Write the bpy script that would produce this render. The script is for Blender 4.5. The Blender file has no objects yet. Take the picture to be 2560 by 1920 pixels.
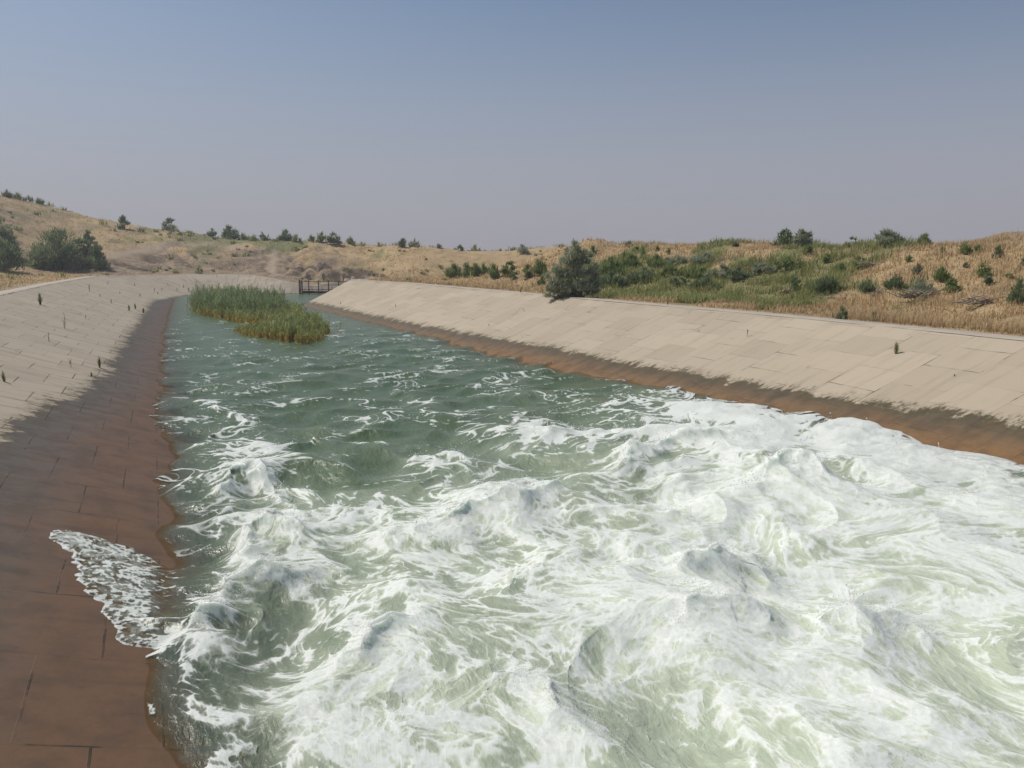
import bpy, math, random, time
import numpy as np
from mathutils import Vector
T0 = time.time()
def log(*a): print('[%.1f]' % (time.time()-T0), *a, flush=True)
R = math.radians
rng = np.random.default_rng(7)
random.seed(7)
F32 = np.float32
scn = bpy.context.scene
col = scn.collection

# ------------------------------------------------------------------ camera
FPX, CX, HOR, HC = 2000.0, 1280.0, 640.0, 5.0       # focal length and horizon measured on the 2560 px photo
TH = math.atan((960-HOR)/FPX); ST, CT = math.sin(TH), math.cos(TH)
cd = bpy.data.cameras.new('camera'); cam = bpy.data.objects.new('camera', cd); col.objects.link(cam)
cam.location = (0, 0, HC); cam.rotation_euler = (R(90)-TH, 0, 0)
cd.sensor_width = 36; cd.lens = FPX/2560*36; cd.clip_start = 0.1; cd.clip_end = 9000
scn.camera = cam
def ray(px, py):
    u, v = (px-CX)/FPX, (py-960)/FPX
    return np.array([u, CT-v*ST, -(ST+v*CT)])
def at(px, py, z=0.0):
    d = ray(px, py); t = (z-HC)/d[2]
    return np.array([0, 0, HC]) + d*t

# ------------------------------------------------------------------ noise
_ang = np.random.default_rng(3).random(256)*2*np.pi
_gx, _gy = np.cos(_ang).astype(F32), np.sin(_ang).astype(F32)
def _h(ix, iy, seed):
    n = ix.astype(np.uint32)*np.uint32(374761393) + iy.astype(np.uint32)*np.uint32(668265263) + np.uint32((seed*974711+12345) & 0xffffffff)
    n = (n ^ (n >> np.uint32(13)))*np.uint32(1274126177)
    return ((n ^ (n >> np.uint32(16))) & np.uint32(255)).astype(np.intp)
def perlin(x, y, seed=0):
    x = np.asarray(x, F32); y = np.asarray(y, F32)
    fx, fy = np.floor(x), np.floor(y)
    ix, iy = fx.astype(np.int32), fy.astype(np.int32)
    dx, dy = x-fx, y-fy
    u = dx*dx*dx*(dx*(dx*6-15)+10); v = dy*dy*dy*(dy*(dy*6-15)+10)
    def g(i, j):
        k = _h(ix+i, iy+j, seed)
        return _gx[k]*(dx-i) + _gy[k]*(dy-j)
    a, b, c, d = g(0, 0), g(1, 0), g(0, 1), g(1, 1)
    a += u*(b-a); c += u*(d-c)
    return (a + v*(c-a))*1.5
def fbm(x, y, octv, seed=0, gain=.5, lac=2.07):
    s = 0; a = 1.0; n = 0
    for i in range(octv):
        s = s + a*perlin(x*lac**i + 17.3*i, y*lac**i - 9.1*i, seed+i*13); n += a*a; a *= gain
    return s/math.sqrt(n)
def ridge(x, y, seed=0, p=2.0):
    return np.clip(1-np.abs(perlin(x, y, seed))*1.6, 0, 1)**p
def curlwarp(x, y, scale, amt, steps, seed):
    e = .04
    for i in range(steps):
        X, Y = x/scale, y/scale
        p0 = perlin(X, Y, seed+i//3)
        vx = (perlin(X, Y+e, seed+i//3)-p0)/e; vy = -(perlin(X+e, Y, seed+i//3)-p0)/e
        x = x + vx*amt; y = y + vy*amt
    return x, y
def sst(a, b, x):
    t = np.clip((x-a)/(b-a), 0, 1); return t*t*(3-2*t)
def rank01(a, n=20001):
    smp = np.sort(a.ravel()[::max(1, a.size//200000)]); q = np.linspace(0, 1, smp.size)
    return np.interp(a, smp, q).astype(F32)
def idw(px, py, pts, p=3.0, soft=.01):
    num = np.zeros(px.shape, F32); den = np.zeros(px.shape, F32)
    for (a, b, v) in pts:
        w = 1/(((px-a)**2+(py-b)**2)+soft)**(p/2)
        num += w*v; den += w
    return num/den

# ------------------------------------------------------------------ mesh / object helpers
def mesh_np(name, V, polys, mat=None, smooth=True, attrs=None, uv=None):
    """V (n,3); polys: list of (m,k) int arrays"""
    me = bpy.data.meshes.new(name)
    V = np.ascontiguousarray(V, F32)
    me.vertices.add(len(V)); me.vertices.foreach_set('co', V.ravel())
    polys = [np.asarray(p, np.int32) for p in polys if len(p)]
    loops = np.concatenate([p.ravel() for p in polys])
    tot = np.concatenate([np.full(len(p), p.shape[1], np.int32) for p in polys])
    st = np.concatenate([[0], np.cumsum(tot)[:-1]]).astype(np.int32)
    me.loops.add(len(loops)); me.loops.foreach_set('vertex_index', loops)
    me.polygons.add(len(tot)); me.polygons.foreach_set('loop_start', st); me.polygons.foreach_set('loop_total', tot)
    if smooth: me.polygons.foreach_set('use_smooth', np.ones(len(tot), bool))
    me.update(calc_edges=True)
    for k, a in (attrs or {}).items():
        at_ = me.attributes.new(k, 'FLOAT', 'POINT'); at_.data.foreach_set('value', np.ascontiguousarray(a, F32).ravel())
    if uv is not None:
        l = me.uv_layers.new(name='UVMap'); l.data.foreach_set('uv', np.ascontiguousarray(uv[loops], F32).ravel())
    if mat: me.materials.append(mat)
    return me
def grid_quads(nr, nc):
    i = np.arange(nr*nc).reshape(nr, nc)
    return np.stack([i[:-1, :-1], i[:-1, 1:], i[1:, 1:], i[1:, :-1]], -1).reshape(-1, 4)
def link(name, me, parent=None, loc=(0, 0, 0), rz=0.0, sc=1.0, **props):
    o = bpy.data.objects.new(name, me); col.objects.link(o)
    o.location = loc; o.rotation_euler = (0, 0, rz)
    o.scale = (sc, sc, sc) if not hasattr(sc, '__len__') else sc
    if parent: o.parent = parent
    for k, v in props.items(): o[k] = v
    return o
def thing(name, label, category, loc=(0, 0, 0), rz=0.0, sc=1.0, group=None):
    o = link(name, None, None, loc, rz, sc, label=label, category=category)
    if group: o['group'] = group
    o.empty_display_size = .2
    return o

class Geo:
    """collects boxes, tubes and ribbons into one mesh"""
    def __init__(s): s.V = []; s.Q = []; s.Tq = []; s.n = 0
    def add(s, V, Q=(), T=()):
        V = np.asarray(V, float); s.V.append(V)
        if len(Q): s.Q.append(np.asarray(Q)+s.n)
        if len(T): s.Tq.append(np.asarray(T)+s.n)
        s.n += len(V)
    def box(s, c, h, rz=0.0, taper=1.0):
        c = np.asarray(c, float); ca, sa = math.cos(rz), math.sin(rz); vs = []
        for k, (x, y, z) in enumerate([(-1,-1,-1),(1,-1,-1),(1,1,-1),(-1,1,-1),(-1,-1,1),(1,-1,1),(1,1,1),(-1,1,1)]):
            t = taper if z > 0 else 1
            X, Y = x*h[0]*t, y*h[1]*t
            vs.append(c+[X*ca-Y*sa, X*sa+Y*ca, z*h[2]])
        s.add(vs, [(0,3,2,1),(4,5,6,7),(0,1,5,4),(1,2,6,5),(2,3,7,6),(3,0,4,7)])
    def tube(s, P, rad, k=6, cap=True):
        P = np.asarray(P, float); rad = np.broadcast_to(np.asarray(rad, float), (len(P),)); V = []
        tan = np.gradient(P, axis=0)
        for i in range(len(P)):
            t = tan[i]/(np.linalg.norm(tan[i])+1e-9)
            a = np.cross(t, [0, 0, 1.0] if abs(t[2]) < .9 else [1.0, 0, 0]); a /= np.linalg.norm(a); b = np.cross(t, a)
            for j in range(k):
                f = 2*np.pi*j/k; V.append(P[i]+rad[i]*(a*math.cos(f)+b*math.sin(f)))
        Q = [(i*k+j, i*k+(j+1) % k, (i+1)*k+(j+1) % k, (i+1)*k+j) for i in range(len(P)-1) for j in range(k)]
        Tt = []
        if cap:
            V += [P[0], P[-1]]; n = len(P)*k
            Tt = [(n, (j+1) % k, j) for j in range(k)] + [(n+1, n-k+j, n-k+(j+1) % k) for j in range(k)]
        s.add(V, Q, Tt)
    def mesh(s, name, mat, smooth=False):
        pl = []
        if s.Q: pl.append(np.concatenate(s.Q))
        if s.Tq: pl.append(np.concatenate(s.Tq))
        return mesh_np(name, np.concatenate(s.V), pl, mat, smooth)

# ------------------------------------------------------------------ material helper
class M:
    def __init__(s, name):
        s.m = bpy.data.materials.new(name); s.m.use_nodes = True; s.t = s.m.node_tree; s.t.nodes.clear()
        s.out = s.n('ShaderNodeOutputMaterial')
    def n(s, typ, **kw):
        x = s.t.nodes.new(typ)
        for k, v in kw.items(): setattr(x, k, v)
        return x
    def set(s, node, **kw):
        for k, v in kw.items(): s.inp(node.inputs[k.replace('_', ' ')], v)
    def inp(s, sock, v):
        if hasattr(v, 'is_linked') or isinstance(v, bpy.types.NodeSocket): s.t.links.new(v, sock)
        else:
            if hasattr(sock.default_value, '__len__') and not hasattr(v, '__len__'): v = (v, v, v, 1) if len(sock.default_value) == 4 else (v, v, v)
            elif hasattr(sock.default_value, '__len__') and len(sock.default_value) == 4 and len(v) == 3: v = (*v, 1)
            sock.default_value = v
    def math(s, op, a, b=0.0, c=0.0, clamp=False):
        x = s.n('ShaderNodeMath', operation=op, use_clamp=clamp)
        for i, v in enumerate((a, b, c)): s.inp(x.inputs[i], v)
        return x.outputs[0]
    def mix(s, f, a, b, blend='MIX'):
        x = s.n('ShaderNodeMix', data_type='RGBA', blend_type=blend)
        s.inp(x.inputs[0], f); s.inp(x.inputs[6], a); s.inp(x.inputs[7], b); return x.outputs[2]
    def attr(s, name, out='Fac'): return s.n('ShaderNodeAttribute', attribute_name=name).outputs[out]
    def noise(s, scale, detail=4, rough=.55, vec=None, dist=0.0, out='Fac'):
        x = s.n('ShaderNodeTexNoise'); s.set(x, Scale=scale, Detail=detail, Roughness=rough, Distortion=dist)
        if vec is not None: s.inp(x.inputs['Vector'], vec)
        return x.outputs[out]
    def ramp(s, f, stops, interp='LINEAR'):
        x = s.n('ShaderNodeValToRGB'); e = x.color_ramp.elements; x.color_ramp.interpolation = interp
        while len(e) < len(stops): e.new(.5)
        for q, (p, c) in zip(e, stops):
            q.position = p; q.color = (c, c, c, 1) if not hasattr(c, '__len__') else (*c, 1)
        s.inp(x.inputs[0], f); return x.outputs[0]
    def smooth(s, a, b, f):
        x = s.n('ShaderNodeMapRange', interpolation_type='SMOOTHSTEP')
        s.inp(x.inputs[0], f); s.inp(x.inputs[1], a); s.inp(x.inputs[2], b); return x.outputs[0]
    def obj(s): return s.n('ShaderNodeTexCoord').outputs['Object']
    def scale(s, vec, sc):
        x = s.n('ShaderNodeMapping'); s.inp(x.inputs[0], vec); x.inputs['Scale'].default_value = sc; return x.outputs[0]
    def bump(s, h, strength=.3, dist=.05, normal=None):
        x = s.n('ShaderNodeBump'); s.set(x, Height=h, Strength=strength, Distance=dist)
        if normal is not None: s.inp(x.inputs['Normal'], normal)
        return x.outputs[0]
    def bsdf(s, color, rough=.7, **kw):
        x = s.n('ShaderNodeBsdfPrincipled'); s.set(x, Base_Color=color, Roughness=rough)
        for k, v in kw.items(): s.inp(x.inputs[k.replace('_', ' ')], v)
        return x.outputs[0]
    def done(s, surf): s.t.links.new(surf, s.out.inputs['Surface']); return s.m

# ------------------------------------------------------------------ canal plan (toe lines at water level z = 0)
def resample(P, step):
    P = np.asarray(P, float)
    for _ in range(3):                                   # corner cutting
        Q = [P[0]]
        for a, b in zip(P[:-1], P[1:]): Q += [a*.75+b*.25, a*.25+b*.75]
        P = np.array(Q+[P[-1]])
    s = np.concatenate([[0], np.cumsum(np.linalg.norm(np.diff(P, axis=0), axis=1))])
    n = int(s[-1]/step)+1; q = np.linspace(0, s[-1], n)
    return np.stack([np.interp(q, s, P[:, 0]), np.interp(q, s, P[:, 1])], 1), q
RT, RS = resample([(24, -22), (17.3, -1.8), (10.4, 18.2), (6.0, 29.6), (-.8, 42.5), (-7.4, 55.5), (-14.2, 68.8), (-17.6, 75.5), (-20.3, 80.8)] + [(-13.6+8.3*math.cos(R(q)), 85.6+8.3*math.sin(R(q))) for q in range(206, 114, -9)] + [(-10, 98), (-3, 104), (10, 116)], .6)
LT, LS = resample([(9.5, -22), (-.8, 1.2), (-3.5, 7.3), (-6.3, 13.6), (-12.8, 28.2), (-20.2, 45.4), (-30.5, 70.5), (-40.5, 95.5), (-42.8, 102), (-42.2, 107.2), (-38, 109.4), (-31, 109.9), (-20, 110.4), (-8, 111), (30, 113)], .6)
def profile(S, P, table):
    """values along a bank given at y stations (ordered along the bank)"""
    return np.interp(S, [t[0] for t in table], [t[1] for t in table])
def s_at(P, S, x, y): return S[np.argmin((P[:, 0]-x)**2+(P[:, 1]-y)**2)]
lc = s_at(LT, LS, -41.5, 98); lf = s_at(LT, LS, -38, 109.4); lg = s_at(LT, LS, -29, 110)
RZT = profile(RS, RT, [(0, 2.5), (500, 2.5)]); RM = profile(RS, RT, [(0, 2.6), (s_at(RT, RS, -16, 72.4), 2.6), (s_at(RT, RS, -21, 82), 1.9), (500, 1.9)])
LZT = profile(LS, LT, [(0, 2.7), (lc-30, 2.7), (lc, 2.6), (lf, 2.35), (lf+2, 2.2), (lg, 1.0), (lg+3, .9), (900, .9)])
LM = profile(LS, LT, [(0, 3.15), (lc, 3.15), (lf, 3.0), (lf+3, 2.4), (lg, .9), (900, .7)])
def bank_sd(x, y, P, S, side):
    """signed distance to a toe line (+ on the land side) and index of the nearest vertex"""
    shp = x.shape; x = np.asarray(x, F32).ravel(); y = np.asarray(y, F32).ravel()
    best = np.full(x.size, 1e9, F32); sgn = np.ones(x.size, F32); idx = np.zeros(x.size, np.int32)
    Q = P[::2]; A = Q[:-1].astype(F32); B = Q[1:].astype(F32)
    for i in range(len(A)):
        ax, ay = A[i]; ex, ey = B[i]-A[i]; L = ex*ex+ey*ey
        t = ((x-ax)*ex+(y-ay)*ey)/L
        if i > 0: t = np.maximum(t, 0)
        if i < len(A)-1: t = np.minimum(t, 1)
        qx = x-ax-t*ex; qy = y-ay-t*ey; d = qx*qx+qy*qy
        m = d < best
        if m.any():
            cr = ex*(y-ay)-ey*(x-ax)
            best = np.where(m, d, best); sgn = np.where(m, np.sign(cr)*side, sgn); idx = np.where(m, np.clip((2*i+2*t).astype(np.int32), 0, len(P)-1), idx)
    return (np.sqrt(best)*sgn).reshape(shp), idx.reshape(shp)
def bank_normals(P, side):
    t = np.gradient(P, axis=0); t /= np.linalg.norm(t, axis=1)[:, None]
    return np.stack([-t[:, 1], t[:, 0]], 1)*side
RN, LN = bank_normals(RT, -1), bank_normals(LT, 1)

def hit_bank(px, py, P, S, MM, side):
    d = ray(px, py); t = np.linspace(4, 160, 8000)
    X, Y, Z = d[0]*t, d[1]*t, HC+d[2]*t
    sd, ix = bank_sd(X, Y, P, S, side)
    b = sd/MM[ix]
    ok = np.where(Z <= b)[0]
    if not len(ok): return None
    k = ok[0]; return np.array([X[k], Y[k], Z[k]]), S[ix[k]], sd[k]
# upper edge of the wet band, measured along both banks
def stain_table(pix, P, S, MM, side):
    r = [hit_bank(a, b, P, S, MM, side) for a, b in pix]; r = sorted((q[1], q[0][2]) for q in r if q)
    return [a for a, b in r], [b for a, b in r]
RSTN = stain_table([(2560, 1055), (2380, 1028), (2199, 1002), (2020, 972), (1851, 949), (1597, 908), (1510, 893), (1394, 867), (1249, 846), (1105, 818), (984, 797), (850, 768)], RT, RS, RM, -1)
LSTN = stain_table([(0, 1078), (87, 1018), (174, 981), (260, 929), (289, 876), (318, 830), (347, 796), (364, 770), (380, 752), (440, 741)], LT, LS, LM, 1)
log('stain R', np.round(RSTN, 2).tolist()); log('stain L', np.round(LSTN, 2).tolist())

# ------------------------------------------------------------------ world, sun
SUN_EL, SUN_AZ = 54.0, -69.0                 # azimuth from the viewing axis (+Y), negative to the west side
w = bpy.data.worlds.new('World'); scn.world = w; w.use_nodes = True
nt = w.node_tree; nt.nodes.clear()
sky = nt.nodes.new('ShaderNodeTexSky'); sky.sky_type = 'NISHITA'; sky.sun_disc = False
sky.sun_elevation = R(SUN_EL); sky.sun_rotation = R(SUN_AZ); sky.altitude = 0
sky.air_density = .8; sky.dust_density = 1.4; sky.ozone_density = 2.0
bg = nt.nodes.new('ShaderNodeBackground'); bg.inputs[1].default_value = .0855
wo = nt.nodes.new('ShaderNodeOutputWorld')
tint = nt.nodes.new('ShaderNodeMix'); tint.data_type = 'RGBA'; tint.blend_type = 'MULTIPLY'; tint.inputs[0].default_value = 1; tint.inputs[7].default_value = (.97, .985, .94, 1)
nt.links.new(sky.outputs[0], tint.inputs[6])
tcw = nt.nodes.new('ShaderNodeTexCoord'); sep = nt.nodes.new('ShaderNodeSeparateXYZ'); nt.links.new(tcw.outputs['Generated'], sep.inputs[0])
mr = nt.nodes.new('ShaderNodeMapRange'); mr.interpolation_type = 'SMOOTHSTEP'; nt.links.new(sep.outputs[2], mr.inputs[0])
for i_, v_ in zip((1, 2, 3, 4), (-.02, .37, .94, .0)): mr.inputs[i_].default_value = v_
hz = nt.nodes.new('ShaderNodeMix'); hz.data_type = 'RGBA'; nt.links.new(mr.outputs[0], hz.inputs[0]); nt.links.new(tint.outputs[2], hz.inputs[6])
hz.inputs[7].default_value = (.322/.0855, .312/.0855, .358/.0855, 1)      # dusty summer air low in the sky
nt.links.new(hz.outputs[2], bg.inputs[0]); nt.links.new(bg.outputs[0], wo.inputs[0])
sl = bpy.data.lights.new('sun', 'SUN'); sl.energy = 3.0; sl.angle = R(.6); sl.color = (1, .95, .87)
so = bpy.data.objects.new('sun', sl); col.objects.link(so)
sd_ = Vector((math.sin(R(SUN_AZ))*math.cos(R(SUN_EL)), math.cos(R(SUN_AZ))*math.cos(R(SUN_EL)), math.sin(R(SUN_EL))))
so.rotation_euler = sd_.to_track_quat('Z', 'Y').to_euler(); so.location = (-40, 20, 60)
scn.view_settings.view_transform = 'Standard'; scn.view_settings.look = 'None'
scn.view_settings.exposure = 0.15; scn.view_settings.gamma = 1.0

# ------------------------------------------------------------------ concrete banks
def bank_material(name, wet_hi, wet_mid, wet_lo, gloss, dry1, dry2, joint, dirty, sharp):
    m = M(name)
    uv = m.n('ShaderNodeUVMap').outputs[0]
    wob = m.mix(.028, uv, m.noise(1.3, 3, .6, uv, out='Color'), 'ADD')
    br = m.n('ShaderNodeTexBrick'); br.offset = .5; br.offset_frequency = 2; br.squash = 1
    m.set(br, Vector=wob, Color1=0.0, Color2=1.0, Mortar=.5, Scale=1.0, Mortar_Size=.017, Mortar_Smooth=.3, Bias=0.0)
    br.inputs['Brick Width'].default_value = 1.36; br.inputs['Row Height'].default_value = 1.9
    tone = m.n('ShaderNodeSeparateColor'); m.inp(tone.inputs[0], br.outputs['Color']); tone = tone.outputs[0]
    mort = br.outputs['Fac']
    rel = m.attr('rel')
    streak = m.noise(1.0, 5, .6, m.scale(uv, (.35, 2.6, 1)))
    fine = m.noise(9.0, 6, .65, uv); mid = m.noise(1.6, 5, .6, uv)
    grain = m.noise(70, 3, .7, uv)
    # dry concrete: slab tone, streaks running down the slope, speckle
    base = m.mix(tone, dry1, dry2)
    base = m.mix(m.math('MULTIPLY', m.smooth(.48, .72, streak), dirty), base, (.235, .19, .135))
    base = m.mix(m.math('MULTIPLY', m.smooth(.52, .72, mid), .45), base, (.43, .36, .28))
    base = m.mix(m.math('MULTIPLY', m.smooth(.60, .74, fine), .35), base, (.22, .18, .13))
    base = m.mix(m.math('MULTIPLY', grain, .25), base, (.24, .2, .15))
    # wet band
    edge = m.math('ADD', m.math('ADD', rel, .05), m.math('MULTIPLY', m.math('SUBTRACT', m.noise(.8, 8, .72, m.scale(uv, (1.0, 1.6, 1)), .3), .5), .80))
    edge = m.math('ADD', edge, m.math('MULTIPLY', m.math('SUBTRACT', tone, .5), .05))
    wet = m.smooth(sharp, -sharp, edge)
    dep = m.math('ADD', rel, m.math('MULTIPLY', m.math('SUBTRACT', streak, .5), .35))
    wc = m.ramp(m.smooth(0.05, -.9, dep), [(0, wet_hi), (.12, wet_hi), (.42, wet_mid), (.85, wet_lo), (1, wet_lo)])
    wc = m.mix(m.math('MULTIPLY', m.smooth(.42, .64, mid), .75), wc, m.mix(.6, wc, (.075, .055, .04)))
    wc = m.mix(m.math('MULTIPLY', m.smooth(.52, .75, m.noise(.55, 5, .6, uv)), .9), wc, m.mix(.7, wc, (.19, .095, .045)))
    wc = m.mix(m.math('MULTIPLY', m.smooth(.50, .72, streak), .5), wc, m.mix(.6, wc, (.045, .034, .026)))
    wc = m.mix(m.math('MULTIPLY', m.smooth(.5, .75, fine), .35), wc, m.mix(.6, wc, (.04, .03, .022)))
    wc = m.mix(m.math('MULTIPLY', m.math('SUBTRACT', tone, .4), .35, clamp=True), wc, m.mix(.5, wc, wet_lo))
    c = m.mix(wet, base, wc)
    # mossy fringe just along the edge
    fr = m.math('MULTIPLY', m.smooth(.16, .02, edge), m.smooth(-.25, 0.0, edge))
    c = m.mix(m.math('MULTIPLY', fr, m.smooth(.42, .62, m.noise(3.0, 5, .7, m.scale(uv, (1, 2.5, 1))))), c, (.085, .072, .03))
    # joints, open in places, closed in others
    jv = m.math('MULTIPLY', mort, m.smooth(joint-.06, joint+.1, m.noise(.9, 4, .6, uv)))
    c = m.mix(m.math('MULTIPLY', jv, .85), c, (.045, .036, .026))
    c = m.mix(m.math('MULTIPLY', mort, m.math('MULTIPLY', m.smooth(.35, .6, m.noise(.35, 3, .6, uv)), .26)), c, (.06, .047, .034))
    # hairline cracks
    vo = m.n('ShaderNodeTexVoronoi', feature='DISTANCE_TO_EDGE'); m.set(vo, Vector=m.mix(.25, uv, m.noise(2.2, 4, .6, uv, out='Color'), 'ADD'), Scale=.42)
    ck = m.math('MULTIPLY', m.smooth(.010, .002, vo.outputs['Distance']), m.smooth(.58, .66, m.noise(.45, 2, .5, uv)))
    c = m.mix(m.math('MULTIPLY', ck, .6), c, (.06, .05, .035))
    h = m.math('ADD', m.math('MULTIPLY', jv, -1.2), m.math('ADD', m.math('MULTIPLY', fine, .25), m.math('MULTIPLY', tone, .5)))
    h = m.math('ADD', h, m.math('MULTIPLY', grain, .08))
    nrm = m.bump(h, .55, .03)
    rough = m.mix(wet, .85, m.math('ADD', gloss, m.math('MULTIPLY', mid, .25)))
    return m.done(m.bsdf(c, rough, Normal=nrm, IOR=1.4, Specular_IOR_Level=.25))
MAT_R = bank_material('stained concrete slabs sunlit', (.122, .096, .064), (.188, .120, .063), (.245, .135, .056), .5, (.42, .352, .264), (.49, .415, .315), .56, .30, .03)
MAT_L = bank_material('stained concrete slabs worn', (.120, .100, .083), (.140, .102, .074), (.158, .092, .052), .42, (.40, .338, .262), (.45, .385, .30), .50, .75, .012)
def crest_material():
    m = M('pale crest concrete'); uv = m.n('ShaderNodeUVMap').outputs[0]
    n1 = m.noise(1.2, 6, .65, uv); n2 = m.noise(14, 5, .7, uv)
    c = m.mix(m.smooth(.35, .65, n1), (.39, .335, .265), (.46, .405, .335))
    c = m.mix(m.math('MULTIPLY', m.smooth(.55, .75, n2), .5), c, (.27, .21, .14))
    return m.done(m.bsdf(c, .9, Normal=m.bump(n2, .4, .03)))
MAT_CREST = crest_material()

def build_bank(name, label, P, S, N, ZT, MM, stn, mat, root_loc):
    root = thing(name, label, 'canal bank', root_loc)
    W = ZT*MM; n = len(P); rl = np.array(root_loc)
    q = np.concatenate([np.linspace(-5.2, -.6, 6), np.linspace(0, 1, 26)])     # below water in metres, above as a share of the slope
    D = np.where(q[None, :] < 0, q[None, :], q[None, :]*W[:, None])
    Z = D/MM[:, None]
    XY = P[:, None, :] + N[:, None, :]*D[..., None]
    wob = fbm(S[:, None]*.35+0*D, D*.5, 3, 5)*.025 + fbm(S[:, None]*1.7+0*D, D*.3, 2, 6)*.008
    V = np.concatenate([XY, (Z+wob)[..., None]], -1)
    stz = np.interp(S, stn[0], stn[1])
    rel = Z - stz[:, None]
    uv = np.stack([D*np.sqrt(1+1/MM[:, None]**2), np.broadcast_to(S[:, None], D.shape)], -1).reshape(-1, 2)
    quads = grid_quads(n, len(q)); 
    me = mesh_np('slab_slope', V.reshape(-1, 3)-rl, [quads], mat, True, {'rel': rel.ravel()}, uv)
    link('slab_slope', me, root)
    # crest strip: a low kerb-like cap, flat on top with a skirt into the soil
    off = [(-.02, .010), (.03, .028), (.45, .032), (.95, .03), (1.05, .0), (1.1, -.6)]
    V = np.stack([np.concatenate([P+N*(W+a)[:, None], (ZT+b+fbm(S*.8, S*0+a*3, 3, 9)*.012)[:, None]], 1) for a, b in off], 1)
    uv = np.stack([np.broadcast_to(np.array([a for a, b in off])[None], V.shape[:2]), np.broadcast_to(S[:, None], V.shape[:2])], -1).reshape(-1, 2)
    link('crest_strip', mesh_np('crest_strip', V.reshape(-1, 3)-rl, [grid_quads(n, len(off))], MAT_CREST, False, None, uv), root)
    return root
build_bank('concrete_bank', 'sunlit sloping concrete slab bank with rusty orange wet band, below the green berm', RT, RS, RN, RZT, RM, RSTN, MAT_R, (8., 30., 0.))
build_bank('concrete_bank', 'greyer concrete slab bank with wide dark wet band, curving round to the iron sluice railing', LT, LS, LN, LZT, LM, LSTN, MAT_L, (-20., 45., 0.))
log('banks')

# ------------------------------------------------------------------ terrain (one sheet, polar grid so that detail follows distance)
NA, NR = 900, 620
AZ = np.radians(np.linspace(-62, 62, NA)); RR = np.concatenate([np.geomspace(9, 330, NR-60), np.geomspace(335, 7000, 60)])
A2, R2 = np.meshgrid(AZ, RR)                       # (NR, NA)
TX, TY = (R2*np.sin(A2)).astype(F32), (R2*np.cos(A2)).astype(F32)
def canal_e(x, y):
    dR, iR = bank_sd(x, y, RT, RS, -1); dL, iL = bank_sd(x, y, LT, LS, 1)
    eR = dR-(RZT*RM)[iR]; eL = dL-(LZT*LM)[iL]
    right = eR > eL
    return np.where(right, eR, eL), np.where(right, RZT[iR], LZT[iL]), right
TE, TZT, TRIGHT = canal_e(TX, TY)
log('terrain distances')
pxc = CX+FPX*np.tan(AZ)
tab = lambda t: np.interp(pxc, [a for a, b in t], [b for a, b in t])
skyl = tab([(-900, 400), (-300, 440), (0, 487), (60, 499), (130, 519), (220, 541), (330, 566), (450, 579), (560, 598), (700, 603), (800, 606), (870, 613), (950, 615), (1050, 618), (1150, 626), (1250, 632), (1310, 622), (1400, 616), (1500, 613), (1600, 615), (1750, 613), (1900, 610), (2050, 612), (2200, 609), (2330, 611), (2400, 607), (2480, 600), (2560, 595), (3000, 585), (3600, 565)])
foot = tab([(-600, 11), (0, 11), (200, 10), (280, 4), (400, 3), (700, 3), (860, 3), (950, 5), (1200, 6), (2600, 6)])
run = tab([(-600, 40), (0, 42), (250, 45), (420, 42), (700, 34), (900, 30), (1000, 20), (1200, 15), (2600, 15)])
far = TE > (foot+run)[None, :]
ic = np.argmax(far, 0); tc = RR[ic]*np.cos(AZ)
def ksm(a, k):
    ker = np.ones(k)/k; return np.convolve(np.pad(a, k//2, mode='edge'), ker, 'valid')[:len(a)]
HH = 5 + (HOR-ksm(skyl, 15))/FPX*ksm(tc, 15)/CT
q = np.clip((TE-foot[None])/run[None], 0, None)
up = np.where(q < 1, (.45*q+.55*q*q*(3-2*np.minimum(q, 1)))*1.0, 1.0)
up = np.where(q < 1, up, 1.0)
TZ = TZT + (HH[None]-TZT)*up
beyond = np.clip(TE-(foot+run)[None], 0, None)
TZ = TZ - np.minimum(beyond*.012, 2.2) 
TZ = np.where(beyond > 0, np.minimum(TZ, TZ), TZ)
env = sst(0.8, 6, TE)*np.clip(1-(beyond/120), .25, 1)
TZ = TZ + env*(fbm(TX/9, TY/9, 4, 21)*.34 + fbm(TX/1.7, TY/1.7, 3, 22)*.07)
# eroded banks beyond the gate: gullies cut into the far slope
cpx = pxc[None]+0*TE
gul = sst(330, 460, cpx)*sst(1010, 860, cpx)*sst(.05, .25, q)*sst(1.05, .75, q)
gx, gy = curlwarp(TX, TY, 14, 1.2, 3, 31)
G1 = ridge(gx/6, gy/16, 33, 1.4)
TZ = TZ - gul*(G1*.9 + np.abs(fbm(gx/3, gy/5, 3, 34))*.55)
# a dark undercut scarp low on the slope behind the railing
scz = sst(730, 790, cpx)*sst(960, 880, cpx)
TZ = TZ + scz*(.9*sst(.30, .36, q+.06*fbm(TX/4, TY/4, 3, 40)) - .5)*sst(.1, .2, q)*sst(1.2, .6, q)
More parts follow.
